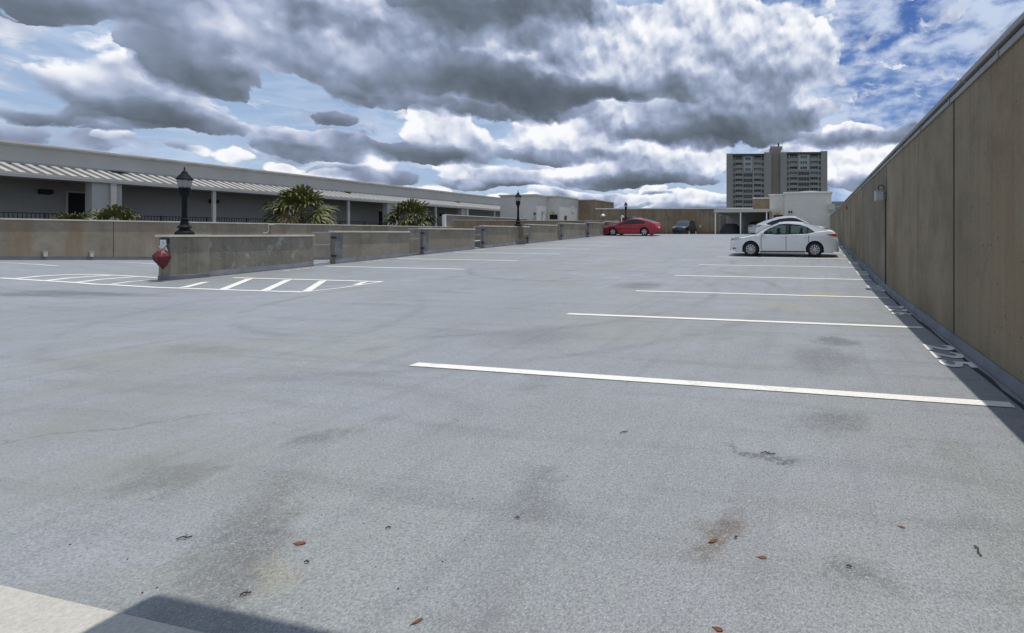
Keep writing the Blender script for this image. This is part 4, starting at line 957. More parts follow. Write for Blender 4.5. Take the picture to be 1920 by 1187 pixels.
# ------------------------------------------------------------------ white building on the right
wr = thing('stair_building', 'large white painted block building with roof dome behind the white cars', 'building', (0, 0, 0))
Yr = 47.0; x0, x1, x2 = x_on_y(1443, Yr), x_on_y(1471, Yr - 0.5), x_on_y(1559, Yr - 0.5)
z1, z2 = z_on_y(1455, 366.5, Yr), z_on_y(1500, 363, Yr - 0.5)
mb = MB(); mb.box(x0, x1 - 0.003, Yr, Yr + 9, -6, z1); mb.build('side_wing', M['block'], wr)
mb = MB(); mb.box(x0 - 0.1, x1 - 0.01, Yr - 0.1, Yr + 9, z1 + 0.003, z1 + 0.14); mb.build('side_coping', M['cap_white'], wr)
mb = MB(); mb.box(x1, x2, Yr - 0.5, Yr + 10, -6, z2); mb.build('wall', M['block'], wr)
mb = MB(); mb.box(x1 - 0.12, x2 + 0.12, Yr - 0.62, Yr + 10, z2 + 0.003, z2 + 0.17); mb.build('coping', M['cap_white'], wr, bevel=0.01)
mb = MB(); mb.lathe([(2.3, 0), (2.1, 0.2), (1.5, 0.42), (0.8, 0.52), (0.05, 0.55)], ((x1 + x2) / 2 + 0.1, Yr + 3, z2), 20); mb.build('roof_dome', M['flash'], wr, smooth=True)
xm = x_on_y(1459, Yr); z_ = z_on_y(1459, 401, Yr); mb = MB(); mb.box(xm - 0.2, xm + 0.2, Yr - 0.35, Yr - 0.003, z_, z_ + 0.26); mb.build('amber_light', M['yellow'], wr, bevel=0.03)
mb = MB(); mb.box(x_on_y(1451, Yr), x_on_y(1468, Yr), Yr - 0.06, Yr - 0.003, z_on_y(1455, 410, Yr), z_on_y(1455, 403.5, Yr)); mb.build('dark_louvre', M['void'], wr)
mb = MB(); xm = x_on_y(1482, Yr); zz = z_on_y(1482, 404, Yr - .5); mb.box(xm - 0.15, xm + 0.2, Yr - 0.75, Yr - 0.503, zz - 0.3, zz + 0.2); mb.build('meter_box', M['greybox'], wr)
for dx in (-0.1, 0.15):
    mb = MB(); mb.lathe([(0.05, 0), (0.05, 0.12), (0.09, 0.14), (0.09, 0.24)], (xm + dx, Yr - 0.62, zz + 0.2), 10); mb.build('flood_lamp', M['trim'], wr)
mb = MB(); mb.box(x2 - 0.35, x2 + 0.3, Yr - 1.2, Yr - 0.51, z_on_y(1556, 394, Yr), z_on_y(1556, 384, Yr)); mb.build('rain_head', M['stucco'], wr)
mb = MB(); mb.box(x2 - 0.15, x2 - 0.02, Yr - 0.62, Yr - 0.51, 0, z_on_y(1556, 394, Yr)); mb.build('downpipe', M['stucco'], wr)
# distant roof buildings beyond the wall
q = at(1562, 378, 130); q2_ = at(1600, 378, 130)
db = thing('distant_building', 'distant grey flat roofed building in the gap above the tall wall', 'building', (q.x, q.y, -12))
mb = MB(); mb.box(0, 26, 0, 14, 0, q.z + 12 - 0.9); mb.build('wall', M['stucco_dk'], db); mb = MB(); mb.box(-0.3, 26.3, -0.3, 14, q.z + 11.12, q.z + 12); mb.build('roof_edge', M['flash'], db)
for i in range(8):
    mb = MB(); mb.box(0.8 + i * 3, 3 + i * 3, -0.1, -0.01, q.z + 12 - 3.2, q.z + 12 - 1.9); mb.build('window', M['winB'], db)
q = at(1569, 396, 70); aw2 = thing('rooftop_unit', 'white scalloped rooftop unit just beyond the end of the tall wall', 'rooftop unit', (q.x, q.y, -12))
mb = MB(); mb.box(-0.4, 3, 0, 3, 0, q.z + 11.7); mb.build('housing', M['galv'], aw2); mb = MB()
for i in range(5): mb.lathe([(0.32, 0), (0.25, 0.14), (0.1, 0.24), (0.01, 0.26)], (-0.1 + i * 0.62, -0.1, q.z + 11.7), 10)
mb.build('canopy', M['cap_white'], aw2)

# ------------------------------------------------------------------ apartment tower
def tower():
    Z = 234.0; s = Z / FPX
    o = at(1362, HZ, Z); yaw = TH - 0.035
    t = thing('apartment_tower', 'tall grey beige apartment tower with two window bays and a central shaft', 'building', (o.x, o.y, -12), yaw)
    X = lambda px: (px - 1362) * s
    ZZ = lambda py: EYE + 12 + (HZ - py) * s
    D = 16.0
    mb = MB()
    mb.box(X(1362), X(1373.5), 0.0, D, 0, ZZ(288)); mb.box(X(1433), X(1446), 0, D, 0, ZZ(286)); mb.box(X(1463), X(1475), 0, D, 0, ZZ(286)); mb.box(X(1538), X(1550), 0, D, 0, ZZ(284.5))
    mb.build('wall', M['tower'], t)
    mb = MB(); mb.box(X(1446) + .01, X(1463) - .01, 2.2, D, 0, ZZ(278)); mb.build('shaft', M['tower_mid'], t)
    mb = MB(); mb.box(X(1445), X(1467), 2.6, D - 3, ZZ(278) + 0.01, ZZ(273)); mb.build('penthouse', M['tower'], t)
    mb = MB(); mb.tube((X(1461), 6, ZZ(273)), (X(1461), 6, ZZ(265)), 0.45); mb.build('chimney', M['tower_grn'], t); mb = MB(); mb.tube((X(1469), 6, ZZ(285)), (X(1469), 6, ZZ(260)), 0.07); mb.build('antenna', M['galv'], t)
    cnt = 0
    for (xa, xb, top, nr, cols) in ((1373.5, 1433, 288.6, 11, [(0.03, 0.075, 0), (0.095, 0.31, 1), (0.345, 0.625, 2), (0.68, 0.89, 1), (0.915, 0.975, 0)]),
                                    (1475, 1538, 286.2, 9, [(0.0, 0.055, 0), (0.085, 0.31, 1), (0.34, 0.66, 2), (0.69, 0.91, 1), (0.94, 0.995, 0)])):
        W_ = X(xb) - X(xa); 
        mb = MB(); mb.box(X(xa) + .01, X(xb) - .01, 2.0, D, 0, ZZ(top + 4)); mb.build('recess_wall', M['tower'], t)
        mb = MB(); mb.box(X(xa) + .01, X(xb) - .01, -0.3, D, ZZ(top + 4), ZZ(top)); mb.build('roof_fascia', M['tower_grn'], t)
        fac = MB(); lt = MB()
        for r_ in range(nr + 1):
            yt = top + 6.2 + 10.1 * r_
            fac.box(X(xa) + .02, X(xb) - .02, 0.35, 2.0 - 0.02, ZZ(yt + 10.1), ZZ(yt + 6.2))
        edges = [0] + [e for c_ in cols for e in c_[:2]] + [1]
        for k in range(0, len(edges), 2):
            if edges[k + 1] > edges[k]: fac.box(X(xa) + W_ * edges[k] + .03, X(xa) + W_ * edges[k + 1] - .03, 0.25, 1.97, 0, ZZ(top + 4) - .02)
        fac.build('facade_frame', M['tower'], t)
        for r_ in range(nr):
            yt = top + 6.2 + 10.1 * r_
            for ci, (u0, u1, kd) in enumerate(cols):
                x0_, x1_ = X(xa) + W_ * u0 + .06, X(xa) + W_ * u1 - .06
                z0_, z1_ = ZZ(yt + 6.15), ZZ(yt)
                dark = r_ >= 4 or rnd.random() < 0.3
                mt = M['winB'] if dark and rnd.random() < 0.7 else (M['winC'] if dark else M['winA'])
                if kd == 2 and not dark or (kd == 2 and r_ < 3):
                    mb = MB(); mb.box(x0_, x1_, 0.30, 0.42, ZZ(yt + 6.1), ZZ(yt - 3.6)); pn = mb.build('light_panel', M['tower_lt'], t)
                    mb = MB(); w3 = (x1_ - x0_)
                    for q in range(3): mb.box(x0_ + w3 * (0.18 + 0.22 * q), x0_ + w3 * (0.36 + 0.22 * q), 0.24, 0.295, z0_ + 0.35, z1_ - 0.1)
                    mb.build('window', mt, t)
                else:
                    dp_ = 0.55 if kd != 1 else 1.7
                    if kd == 1 and not dark: dp_ = 0.8
                    mb = MB(); mb.box(x0_, x1_, dp_, dp_ + 0.1, z0_, z1_); w_ = mb.build('window', mt, t)
                    mb = MB(); n_ = 1 if kd == 0 else 4
                    for q in range(1, n_): xx = x0_ + (x1_ - x0_) * q / n_; mb.box(xx - 0.06, xx + 0.06, dp_ - 0.06, dp_ - 0.004, z0_, z1_)
                    if kd == 1: mb.box(x0_, x1_, 0.25, 0.32, z0_ + 0.05, z0_ + 0.35)
                    if mb.v: mb.build('window_bars', M['tower_lt'] if kd == 1 else M['tower'], w_)
    return t
tower()

# ------------------------------------------------------------------ cars
def lerp_tab(tab, x):
    if x <= tab[0][0]: return tab[0][1]
    for (a, fa_), (b, fb_) in zip(tab[:-1], tab[1:]):
        if x <= b:
            t = (x - a) / (b - a); t2 = t * t * (3 - 2 * t) * 0.35 + t * 0.65; return fa_ + (fb_ - fa_) * t2
    return tab[-1][1]
def make_wheel(parent, x, y, r, rim_mat, spokes, name='wheel'):
    s = 1 if y > 0 else -1; w = 0.2
    t = MB(); t.lathe([(r * 0.62, -w / 2), (r * 0.94, -w / 2), (r, -w / 2 + 0.03), (r, w / 2 - 0.03), (r * 0.94, w / 2), (r * 0.62, w / 2), (r * 0.62, -w / 2)], (0, 0, 0), 32, axis='y', cap=False)
    wh = t.build('wheel', M['tyre'], parent, loc=(x, y - s * w / 2, r))
    m = MB(); o = s * (w / 2)
    # rim ring, hub and spokes
    ring = [(r * 0.63, o - s * 0.10), (r * 0.635, o - s * 0.01), (r * 0.635, o + s * 0.008), (r * 0.60, o + s * 0.008), (r * 0.59, o - s * 0.10)]
    m.lathe(ring, (0, 0, 0), 32, axis='y', cap=False)
    for k in range(spokes):
        a = 2 * math.pi * k / spokes; a2 = a + 0.22
        ca, sa = math.cos(a), math.sin(a); cb, sb_ = math.cos(a2), math.sin(a2)
        wd = r * 0.62 * math.pi / spokes * 0.42
        p0 = Vector((ca * r * 0.10, o - s * 0.01, sa * r * 0.10)); p1 = Vector((cb * r * 0.60, o + s * 0.002, sb_ * r * 0.60)); q = Vector((-sb_, 0, cb)) * wd; q0 = Vector((-sa, 0, ca)) * wd * 0.40
        m.prism([p0 - q0, p0 + q0, p1 + q, p1 - q], (0, -s * 0.03, 0))
    m.lathe([(0.01, o + s * 0.01), (r * 0.14, o + s * 0.01), (r * 0.16, o - s * 0.04)], (0, 0, 0), 16, axis='y')
    m.build('rim', rim_mat, wh)
    d = MB(); d.lathe([(0.01, o - s * 0.06), (r * 0.6, o - s * 0.06), (r * 0.6, o - s * 0.08)], (0, 0, 0), 24, axis='y'); d.build('brake_disc', M['rimdark'], wh)
    return wh
def make_car(name, label, cat, loc, rz, S):
    """x forward, y left, z up; S holds the side profile"""
    t = thing(name, label, cat, loc, rz)
    L, W = S['L'], S['W']; xr, xf = -L / 2, L / 2; zlow = S.get('low', 0.17); paint = S['paint']
    R_w = S['R']; xw = S['wheels']; top = S['top']
    def plan(x):
        u = x / (L / 2)
        e = abs(u); f_ = 1 - 0.20 * max(0, (e - 0.55) / 0.45) ** 2.2 - 0.10 * max(0, (e - 0.93) / 0.07) ** 2
        return f_
    def prof(z, ztop):
        v = (z - zlow) / max(0.1, (S['belt'] - zlow))
        return 0.945 + 0.055 * math.sin(min(1, max(0, v / 0.55)) * math.pi / 2) - 0.055 * max(0, (v - 0.6) / 0.4) ** 1.6 - 0.02 * math.exp(-((v - 0.25) / 0.1) ** 2) - 0.012 * math.exp(-((v - 0.80) / 0.05) ** 2)
    def endcurve(x, z):
        # bumper roundness in side view
        u = x / (L / 2); zz = (z - 0.48) / 0.5
        k = max(0, (abs(u) - 0.72) / 0.28) ** 2
        return -math.copysign(k * (0.02 + (0.14 if u > 0 else 0.11) * zz * zz), u)
    def side(x, z, s=1, off=0.0): return Vector((x + endcurve(x, z), s * (W / 2 * plan(x) * prof(z, 0) + off), z))
    def arch(x):
        a = 0
        for w_ in xw:
            d_ = abs(x - w_)
            ra = R_w + 0.055
            if d_ < ra: a = max(a, R_w + math.sqrt(ra * ra - d_ * d_) * 1.0)
        return a
    xs = set(rng(xr, xf, 60))
    for w_ in xw:
        for k in range(-10, 11): xs.add(w_ + (R_w + 0.055) * math.sin(k / 10 * math.pi / 2))
    xs = sorted(xs); NV = 9; mb = MB(); cols = []
    def lowz(x):
        e = abs(x) / (L / 2); return zlow + 0.07 * max(0, (e - 0.8) / 0.2)
    for x in xs:
        zt_ = lerp_tab(top, x); zl = max(lowz(x), arch(x)); col_ = []
        for i in range(NV):
            z = zl + (zt_ - 0.03 - zl) * i / (NV - 1); col_.append(side(x, z))
        ye = col_[-1].y
        for fr, dz in ((0.95, 0.018), (0.82, 0.03), (0.5, 0.042), (0, 0.05)):
            col_.append(Vector((col_[-1].x if fr > .9 else col_[NV - 1].x, ye * fr, zt_ - 0.03 + dz)))
        cols.append(col_)
    n = len(cols[0])
    for sgn in (1, -1):
        b0 = len(mb.v)
        for c_ in cols: mb.v += [Vector((p.x, sgn * p.y, p.z)) for p in c_]
        for i in range(len(cols) - 1):
            for j in range(n - 1): mb.face([b0 + i * n + j, b0 + (i + 1) * n + j, b0 + (i + 1) * n + j + 1, b0 + i * n + j + 1])
    for ci in (0, len(cols) - 1):
        c_ = cols[ci]
        for j in range(n - 2):
            mb.poly([c_[j], c_[j + 1], Vector((c_[j + 1].x, -c_[j + 1].y, c_[j + 1].z)), Vector((c_[j].x, -c_[j].y, c_[j].z))])
    bm_body = mb.build('body', paint, t, smooth=True)
    me = bm_body.data; bm = bmesh.new(); bm.from_mesh(me); bmesh.ops.remove_doubles(bm, verts=bm.verts, dist=0.002); bmesh.ops.recalc_face_normals(bm, faces=bm.faces); bm.to_mesh(me); bm.free()
    es = bm_body.modifiers.new('edge', 'EDGE_SPLIT'); es.split_angle = R(38)
    # underside and wheel wells
    mb = MB(); mb.box(xr + 0.25, xf - 0.25, -W / 2 + 0.28, W / 2 - 0.28, zlow + 0.0, 0.62)
    for w_ in (-1, 1): mb.box(xw[0] + R_w + 0.07, xw[1] - R_w - 0.07, w_ * (W / 2 - 0.13) - 0.06, w_ * (W / 2 - 0.13) + 0.06, zlow - 0.02, zlow + 0.14)
    mb.build('underbody', M['trim'], t)
    # greenhouse
    gh = S['roof']; belt = S['belt']
    def belt_z(x): return min(lerp_tab(top, x) - 0.02, belt + S.get('rise', 0) * (-x))
    x0, x1 = gh[0][0], gh[-1][0]
    zr = lambda x: lerp_tab(gh, x)
    zmax = max(p[1] for p in gh)
    def gside(x, z, s=1, off=0.0):
        v = (z - belt) / (zmax - belt); base = W / 2 * plan(x) * prof(belt, 0) - 0.025
        return Vector((x, s * (base - 0.175 * max(0, v) - 0.03 * max(0, v) ** 3 + off), z))
    gx = rng(x0, x1, 48)
    # side frame outline and windows
    win = S['win']         # list of (x, z) of the whole daylight opening, clockwise from rear bottom: bottom edge and top edge given as tables
    wb_, wt_ = win
    for s in (1, -1):
        mb = MB()
        for a, b in zip(gx[:-1], gx[1:]):
            za, zb_ = zr(a), zr(b); ba, bb = belt_z(a) - 0.02, belt_z(b) - 0.02
            if za <= ba and zb_ <= bb: continue
            # below / above the opening
            def op(x):
                if x < wb_[0][0] or x > wb_[-1][0]: return None
                lo, hi_ = lerp_tab(wb_, x), lerp_tab(wt_, x); return (lo, hi_) if hi_ > lo + 0.004 else None
            oa, ob_ = op(a), op(b)
            if oa is None or ob_ is None:
                mb.poly([gside(a, ba, s), gside(b, bb, s), gside(b, max(bb, zb_), s), gside(a, max(ba, za), s)])
                continue
            mb.poly([gside(a, ba, s), gside(b, bb, s), gside(b, ob_[0], s), gside(a, oa[0], s)])
            mb.poly([gside(a, oa[1], s), gside(b, ob_[1], s), gside(b, zb_, s), gside(a, za, s)])
        mb.build('side_frame', paint, t, smooth=True)
        mb = MB(); fx = rng(wb_[0][0], wb_[-1][0], 40)
        for a, b in zip(fx[:-1], fx[1:]):
            mb.poly([gside(a, lerp_tab(wb_, a), s, -0.012), gside(b, lerp_tab(wb_, b), s, -0.012), gside(b, max(lerp_tab(wb_, b), lerp_tab(wt_, b)), s, -0.012), gside(a, max(lerp_tab(wb_, a), lerp_tab(wt_, a)), s, -0.012)])
        wn = mb.build('side_window', S.get('glass', M['carglass']), t, smooth=True)
        mb = MB()
        for (px_, w_) in S['pillars']:
            zl_, zh_ = lerp_tab(wb_, px_), lerp_tab(wt_, px_); k = S.get('lean', 0.06)
            mb.poly([gside(px_ - w_ / 2, zl_, s, 0.002), gside(px_ + w_ / 2, zl_, s, 0.002), gside(px_ + w_ / 2 - k * 0.5, zh_, s, 0.002), gside(px_ - w_ / 2 - k * 0.5, zh_, s, 0.002)])
        for tb_, dz in ((wb_, -0.012), (wt_, 0.0)):      # window seal
            for a, b in zip(fx[:-1], fx[1:]):
                if lerp_tab(wt_, (a + b) / 2) - lerp_tab(wb_, (a + b) / 2) < 0.01: continue
                mb.poly([gside(a, lerp_tab(tb_, a) + dz, s, 0.004), gside(b, lerp_tab(tb_, b) + dz, s, 0.004), gside(b, lerp_tab(tb_, b) + dz + 0.016, s, 0.004), gside(a, lerp_tab(tb_, a) + dz + 0.016, s, 0.004)])
        mb.build('window_pillar', M['trim'], wn)
    # roof, windscreen, rear window from the same section
    def strip(a0, a1, nm, mat, n_=10, off=0.0, inset=0.0):
        mb = MB(); pts = rng(a0, a1, n_); rows = []
        for x in pts:
            z = zr(x); e = gside(x, z, 1); row = []
            for fr in (1, 0.9, 0.6, 0.3, 0, -0.3, -0.6, -0.9, -1):
                row.append(Vector((x, e.y * fr * (1 - inset), z + 0.045 * (1 - fr * fr) + off)))
            rows.append(row)
        sheet(mb, rows); return mb.build(nm, mat, t, smooth=True, recalc=False)
    rr0, rr1 = S['roofspan']
    strip(rr0, rr1, 'roof', S.get('roofmat', paint), 14)
    strip(rr1, x1, 'windscreen', S.get('wglass', M['cardark']), 10)
    strip(x0, rr0, 'rear_window', S.get('wglass', M['cardark']), 10)
    # doors: seams and handles
    for s in (1, -1):
        for (da, db_) in S['doors']:
            mb = MB(); rows = []
            zt2 = belt - 0.03; zb2 = zlow + 0.12
            def dcol(x):
                zl = max(zb2, arch(x) + 0.03); return [side(x, zl + (zt2 - zl) * i / 8, s, 0.004) for i in range(9)]
            rows = [dcol(x) for x in rng(da + 0.012, db_ - 0.012, 10)]
            sheet(mb, rows)
            dr = mb.build('door', paint, t, smooth=True, recalc=False)
            mb = MB()
            for x in (da, db_):
                pr_ = [side(x, max(zb2, arch(x) + 0.03) + (zt2 - max(zb2, arch(x) + 0.03)) * i / 8, s, 0.0055) for i in range(9)]
                for p, q in zip(pr_[:-1], pr_[1:]): mb.poly([p + Vector((-0.011, 0, 0)), p + Vector((0.011, 0, 0)), q + Vector((0.011, 0, 0)), q + Vector((-0.011, 0, 0))])
            mb.build('door_seam', M['trim'], dr)
            mb = MB(); hx = da + 0.14; hz = belt - 0.10; c0 = side(hx, hz, s, 0.03); mb.box(c0.x - 0.09, c0.x + 0.09, min(c0.y, c0.y - s * 0.03), max(c0.y, c0.y - s * 0.03), hz - 0.014, hz + 0.014)
            mb.build('handle', S.get('handle', M['chrome']), dr, bevel=0.006)
        mx = S['mirror']; e = side(mx, belt, s); mb = MB(); mb.prism([(mx - 0.06, e.y - s * 0.02, belt - 0.02), (mx + 0.08, e.y - s * 0.02, belt - 0.02), (mx + 0.10, e.y - s * 0.02, belt + 0.06), (mx - 0.04, e.y - s * 0.02, belt + 0.12)], (0, s * 0.20, 0.03))
        mb.build('wing_mirror', paint, t, bevel=0.025)
        # lamps
        mb = MB(); pr_ = [side(x, zlow + 0.03, s, 0.008) for x in rng(xw[0] + R_w + 0.09, xw[1] - R_w - 0.09, 8)]
        for p, q in zip(pr_[:-1], pr_[1:]): mb.poly([p, q, q + Vector((0, -s * 0.002, 0.055)), p + Vector((0, -s * 0.002, 0.055))])
        mb.build('sill_shade_trim', M['trim'], t)  # black strip at the sill paints shade onto the lower body side
        mb = MB(); pr_ = [side(x, 0.36, s, 0.006) for x in (xf - 0.30, xf - 0.14)]; mb.poly([pr_[0] + Vector((0, 0, -0.03)), pr_[1] + Vector((0, 0, -0.05)), pr_[1] + Vector((0, 0, 0.10)), pr_[0] + Vector((0, 0, 0.0))]); mb.build('fog_lamp', M['trim'], t)
        def patch(pts, mat, nm, off=0.006):
            mb = MB(); mb.poly([side(x, z, s, off) for x, z in pts])
            c_ = [side(x, z, s, off) for x, z in pts]
            return mb
        hz0 = S['headz']; xx = xf - 0.02
        mb = MB(); rows = []
        for u in rng(0, 1, 6):
            x = xf - 0.60 * (1 - u); lo = hz0 + 0.10 - 0.10 * u; hi_ = hz0 + 0.13
            rows.append([side(x, lo + (hi_ - lo) * v, s, 0.006) for v in (0, .5, 1)])
        ef = side(xf, hz0 + 0.06, s); rows.append([Vector((side(xf, z, s).x + 0.006, ef.y * 0.62, z)) for z in (hz0, hz0 + 0.065, hz0 + 0.125)])
        sheet(mb, rows); mb.build('headlight', M['head'], t, recalc=False)
        tz = S['tailz']; mb = MB(); rows = []
        for u in rng(0, 1, 6):
            x = xr + 0.50 * (1 - u); lo = tz + 0.09 - 0.09 * u; hi_ = tz + 0.11 + 0.02 * u
            rows.append([side(x, lo + (hi_ - lo) * v, s, 0.006) for v in (0, .5, 1)])
        er = side(xr, tz + 0.06, s); rows.append([Vector((side(xr, z, s).x - 0.006, er.y * 0.55, z)) for z in (tz, tz + 0.065, tz + 0.13)])
        sheet(mb, rows); mb.build('tail_light', M['tail'], t, recalc=False)
    xe = side(xf, 0.45).x + 0.004; mb = MB(); mb.box(xe - 0.03, xe + 0.006, -0.55, 0.55, 0.26, 0.46); mb.build('grille', M['trim'], t)
    mb = MB(); mb.box(xe - 0.02, xe + 0.012, -0.5, 0.5, S['headz'] - 0.02, S['headz'] + 0.02); mb.build('grille_bar', M['chrome'], t)
    xe = side(xr, 0.35).x; mb = MB(); mb.box(xe - 0.012, xe + 0.08, -0.6, 0.6, zlow + 0.04, 0.36); mb.build('rear_valance', M['trim'], t)
    mb = MB(); xe = side(xr, 0.7).x; mb.box(xe - 0.012, xe + 0.02, -0.25, 0.25, 0.6, 0.74); mb.build('number_plate', M['whitebox'], t)
    for x in xw:
        for s in (1, -1): make_wheel(t, x, s * (W / 2 * plan(x) - 0.005), R_w, S.get('rim', M['rim']), S.get('spokes', 10))
    if S.get('interior'):
        mb = MB()
        for x in (0.25, -0.75):
            for y in (-0.36, 0.36): mb.box(x - 0.08, x + 0.08, y - 0.22, y + 0.22, 0.4, 1.02); mb.box(x - 0.05, x + 0.05, y - 0.11, y + 0.11, 1.03, 1.18)
        mb.build('seats', M['seat'], t, bevel=0.04)
        mb = MB(); mb.box(0.72, 1.25, -0.62, 0.62, 0.55, belt - 0.03); mb.build('dashboard', M['trim'], t)
        MB().lathe([(0.19, -0.012), (0.205, 0.0), (0.19, 0.012), (0.175, 0)], (0, 0, 0), 20, axis='z').build('steering_wheel', M['trim'], t, loc=(0.62, 0.36, 0.93)).rotation_euler = (0, R(65), 0)
    return t
SEDAN = dict(L=4.66, W=1.78, R=0.318, wheels=(-1.33, 1.37), belt=0.93, rise=0.018, paint=M['car_white'], headz=0.66, tailz=0.84, low=0.17,
  top=[(-2.33, 0.98), (-2.22, 1.08), (-1.9, 1.11), (-1.5, 1.08), (-0.9, 0.97), (0.2, 0.95), (0.95, 0.96), (1.25, 0.93), (1.75, 0.83), (2.1, 0.74), (2.33, 0.64)],
  roof=[(-1.92, 1.07), (-1.3, 1.27), (-0.85, 1.41), (-0.45, 1.445), (-0.1, 1.45), (0.2, 1.42), (0.6, 1.27), (1.25, 0.93)], roofspan=(-0.85, 0.2),
  win=([(-1.35, 1.02), (-1.22, 0.99), (0.2, 0.94), (1.0, 0.915)], [(-1.35, 1.03), (-1.0, 1.25), (-0.7, 1.34), (-0.2, 1.385), (0.15, 1.365), (0.5, 1.23), (1.0, 0.93)]),
  pillars=[(-0.17, 0.15), (-1.0, 0.035), (0.83, 0.03)], doors=[(-1.08, -0.14), (-0.14, 0.92)], mirror=0.84, interior=True, spokes=10, handle=M['chrome'])
def on_deck(x, y): return (x, y, main_z(x, y))
def park(c, x, y, rz, wb=2.7):
    """rest the car on the sloping deck (heading along x)"""
    c.location = (x, y, main_z(x, y)); s = (main_z(x, y + 1) - main_z(x, y - 1)) / 2
    c.rotation_euler = (math.atan(s) * (1 if abs(rz) < 1.6 else -1), 0, rz)
sx0 = -1.27; sy = 19.75
car1 = make_car('white_sedan', 'white four door sedan parked nose out nearest the camera beside the tall wall', 'car', (0, 0, 0), 0, SEDAN); park(car1, sx0, sy, math.pi)
CROSS = dict(SEDAN); CROSS.update(L=4.72, W=1.86, R=0.35, wheels=(-1.36, 1.38), belt=1.08, rise=0.03, low=0.22, headz=0.86, tailz=1.02, interior=False, glass=M['cardark'],
  top=[(-2.36, 1.15), (-2.25, 1.24), (-1.9, 1.24), (-1.4, 1.16), (-0.9, 1.11), (0.9, 1.10), (1.25, 1.10), (1.7, 1.04), (2.15, 0.96), (2.36, 0.86)],
  roof=[(-2.2, 1.22), (-1.6, 1.44), (-1.0, 1.60), (-0.5, 1.66), (0.0, 1.66), (0.25, 1.62), (0.65, 1.45), (1.3, 1.09)], roofspan=(-1.1, 0.25),
  win=([(-1.6, 1.22), (-1.45, 1.17), (0.2, 1.10), (1.08, 1.07)], [(-1.6, 1.23), (-1.2, 1.40), (-0.7, 1.53), (-0.1, 1.58), (0.2, 1.55), (0.55, 1.41), (1.08, 1.08)]),
  pillars=[(-0.15, 0.12), (-1.1, 0.04)], doors=[(-1.1, -0.12), (-0.12, 0.98)], mirror=0.92, spokes=10)
car2 = make_car('white_crossover', 'white fastback crossover parked nose to the tall wall just behind the white sedan', 'car', (0, 0, 0), 0, CROSS); park(car2, (x_on_y(1417, 27.5) + x_on_y(1556, 27.5)) / 2, 28.4, 0)
REDC = dict(SEDAN); REDC.update(L=4.9, W=1.86, R=0.345, wheels=(-1.42, 1.43), belt=0.97, rise=0.03, paint=M['car_red'], headz=0.66, tailz=0.90, interior=False, glass=M['cardark'], handle=M['car_red'], spokes=5,
  top=[(-2.45, 1.02), (-2.33, 1.12), (-2.0, 1.11), (-1.4, 1.03), (-0.9, 0.99), (0.9, 0.97), (1.2, 0.96), (1.75, 0.87), (2.2, 0.77), (2.45, 0.66)],
  roof=[(-2.15, 1.10), (-1.6, 1.27), (-1.1, 1.39), (-0.6, 1.44), (-0.2, 1.445), (0.1, 1.41), (0.5, 1.27), (1.2, 0.95)], roofspan=(-1.1, 0.1),
  win=([(-1.5, 1.10), (-1.35, 1.04), (0.1, 0.98), (0.95, 0.955)], [(-1.5, 1.11), (-1.15, 1.27), (-0.7, 1.36), (-0.2, 1.385), (0.05, 1.35), (0.4, 1.22), (0.95, 0.97)]),
  pillars=[(-0.2, 0.1), (-1.05, 0.03)], doors=[(-1.15, -0.18), (-0.18, 0.9)], mirror=0.82)
car3 = make_car('red_sedan', 'red fastback sedan parked nose in against the barriers', 'car', (0, 0, 0), 0, REDC); park(car3, (x_on_y(1124, 35.4) + x_on_y(1235, 35.4)) / 2, 36.3, math.pi)
DSUV = dict(CROSS); DSUV.update(L=4.75, W=1.84, paint=M['car_dark'], headz=0.88, tailz=1.05, wglass=M['suvglass'], spokes=5, rim=M['rim'], handle=M['car_dark'],
  top=[(-2.37, 1.10), (-2.3, 1.22), (-1.9, 1.22), (-1.4, 1.14), (0.9, 1.10), (1.2, 1.10), (1.8, 1.06), (2.2, 0.98), (2.37, 0.86)],
  roof=[(-2.28, 1.20), (-2.05, 1.48), (-1.8, 1.64), (-1.2, 1.73), (-0.4, 1.75), (0.2, 1.70), (0.6, 1.5), (1.2, 1.09)], roofspan=(-1.8, 0.2),
  win=([(-2.0, 1.22), (-1.8, 1.16), (0.2, 1.10), (1.0, 1.07)], [(-2.0, 1.24), (-1.8, 1.50), (-1.2, 1.62), (-0.3, 1.65), (0.15, 1.60), (0.5, 1.44), (1.0, 1.08)]), pillars=[(-0.1, 0.12), (-1.2, 0.12)])
yy = 48.2; xx = x_on_y(1284, yy)
car4 = make_car('dark_suv', 'black sport utility car facing forward in front of the far brown wall', 'car', (xx, yy, main_z(xx, yy)), R(-90), DSUV)
D2 = dict(DSUV); D2.update(wglass=M['cardark'])
yy = 42.2; xx = x_on_y(1196, yy)
car5 = make_car('dark_car', 'black car mostly hidden behind the red sedan', 'car', (xx, yy, main_z(xx, yy) - 0.0), R(-10), dict(D2, L=4.3, top=[(a * 0.9, b * 0.97) for a, b in DSUV['top']], roof=[(a * 0.9, b * 0.97) for a, b in DSUV['roof']],
  win=([(a * 0.9, b * 0.97) for a, b in DSUV['win'][0]], [(a * 0.9, b * 0.97) for a, b in DSUV['win'][1]]), roofspan=(-1.62, 0.18), wheels=(-1.22, 1.24), doors=[(-1.0, -0.1), (-0.1, 0.88)], belt=1.05, mirror=0.83))
yy = 48.4; xx = x_on_y(1421, yy)
W3 = dict(CROSS); W3.update(L=4.4, W=1.8)
car7 = make_car('white_hatchback', 'white car with dark window parked deep inside the carport', 'car', (xx, yy, main_z(xx, yy) - 0.02), R(90), dict(W3, L=4.72))
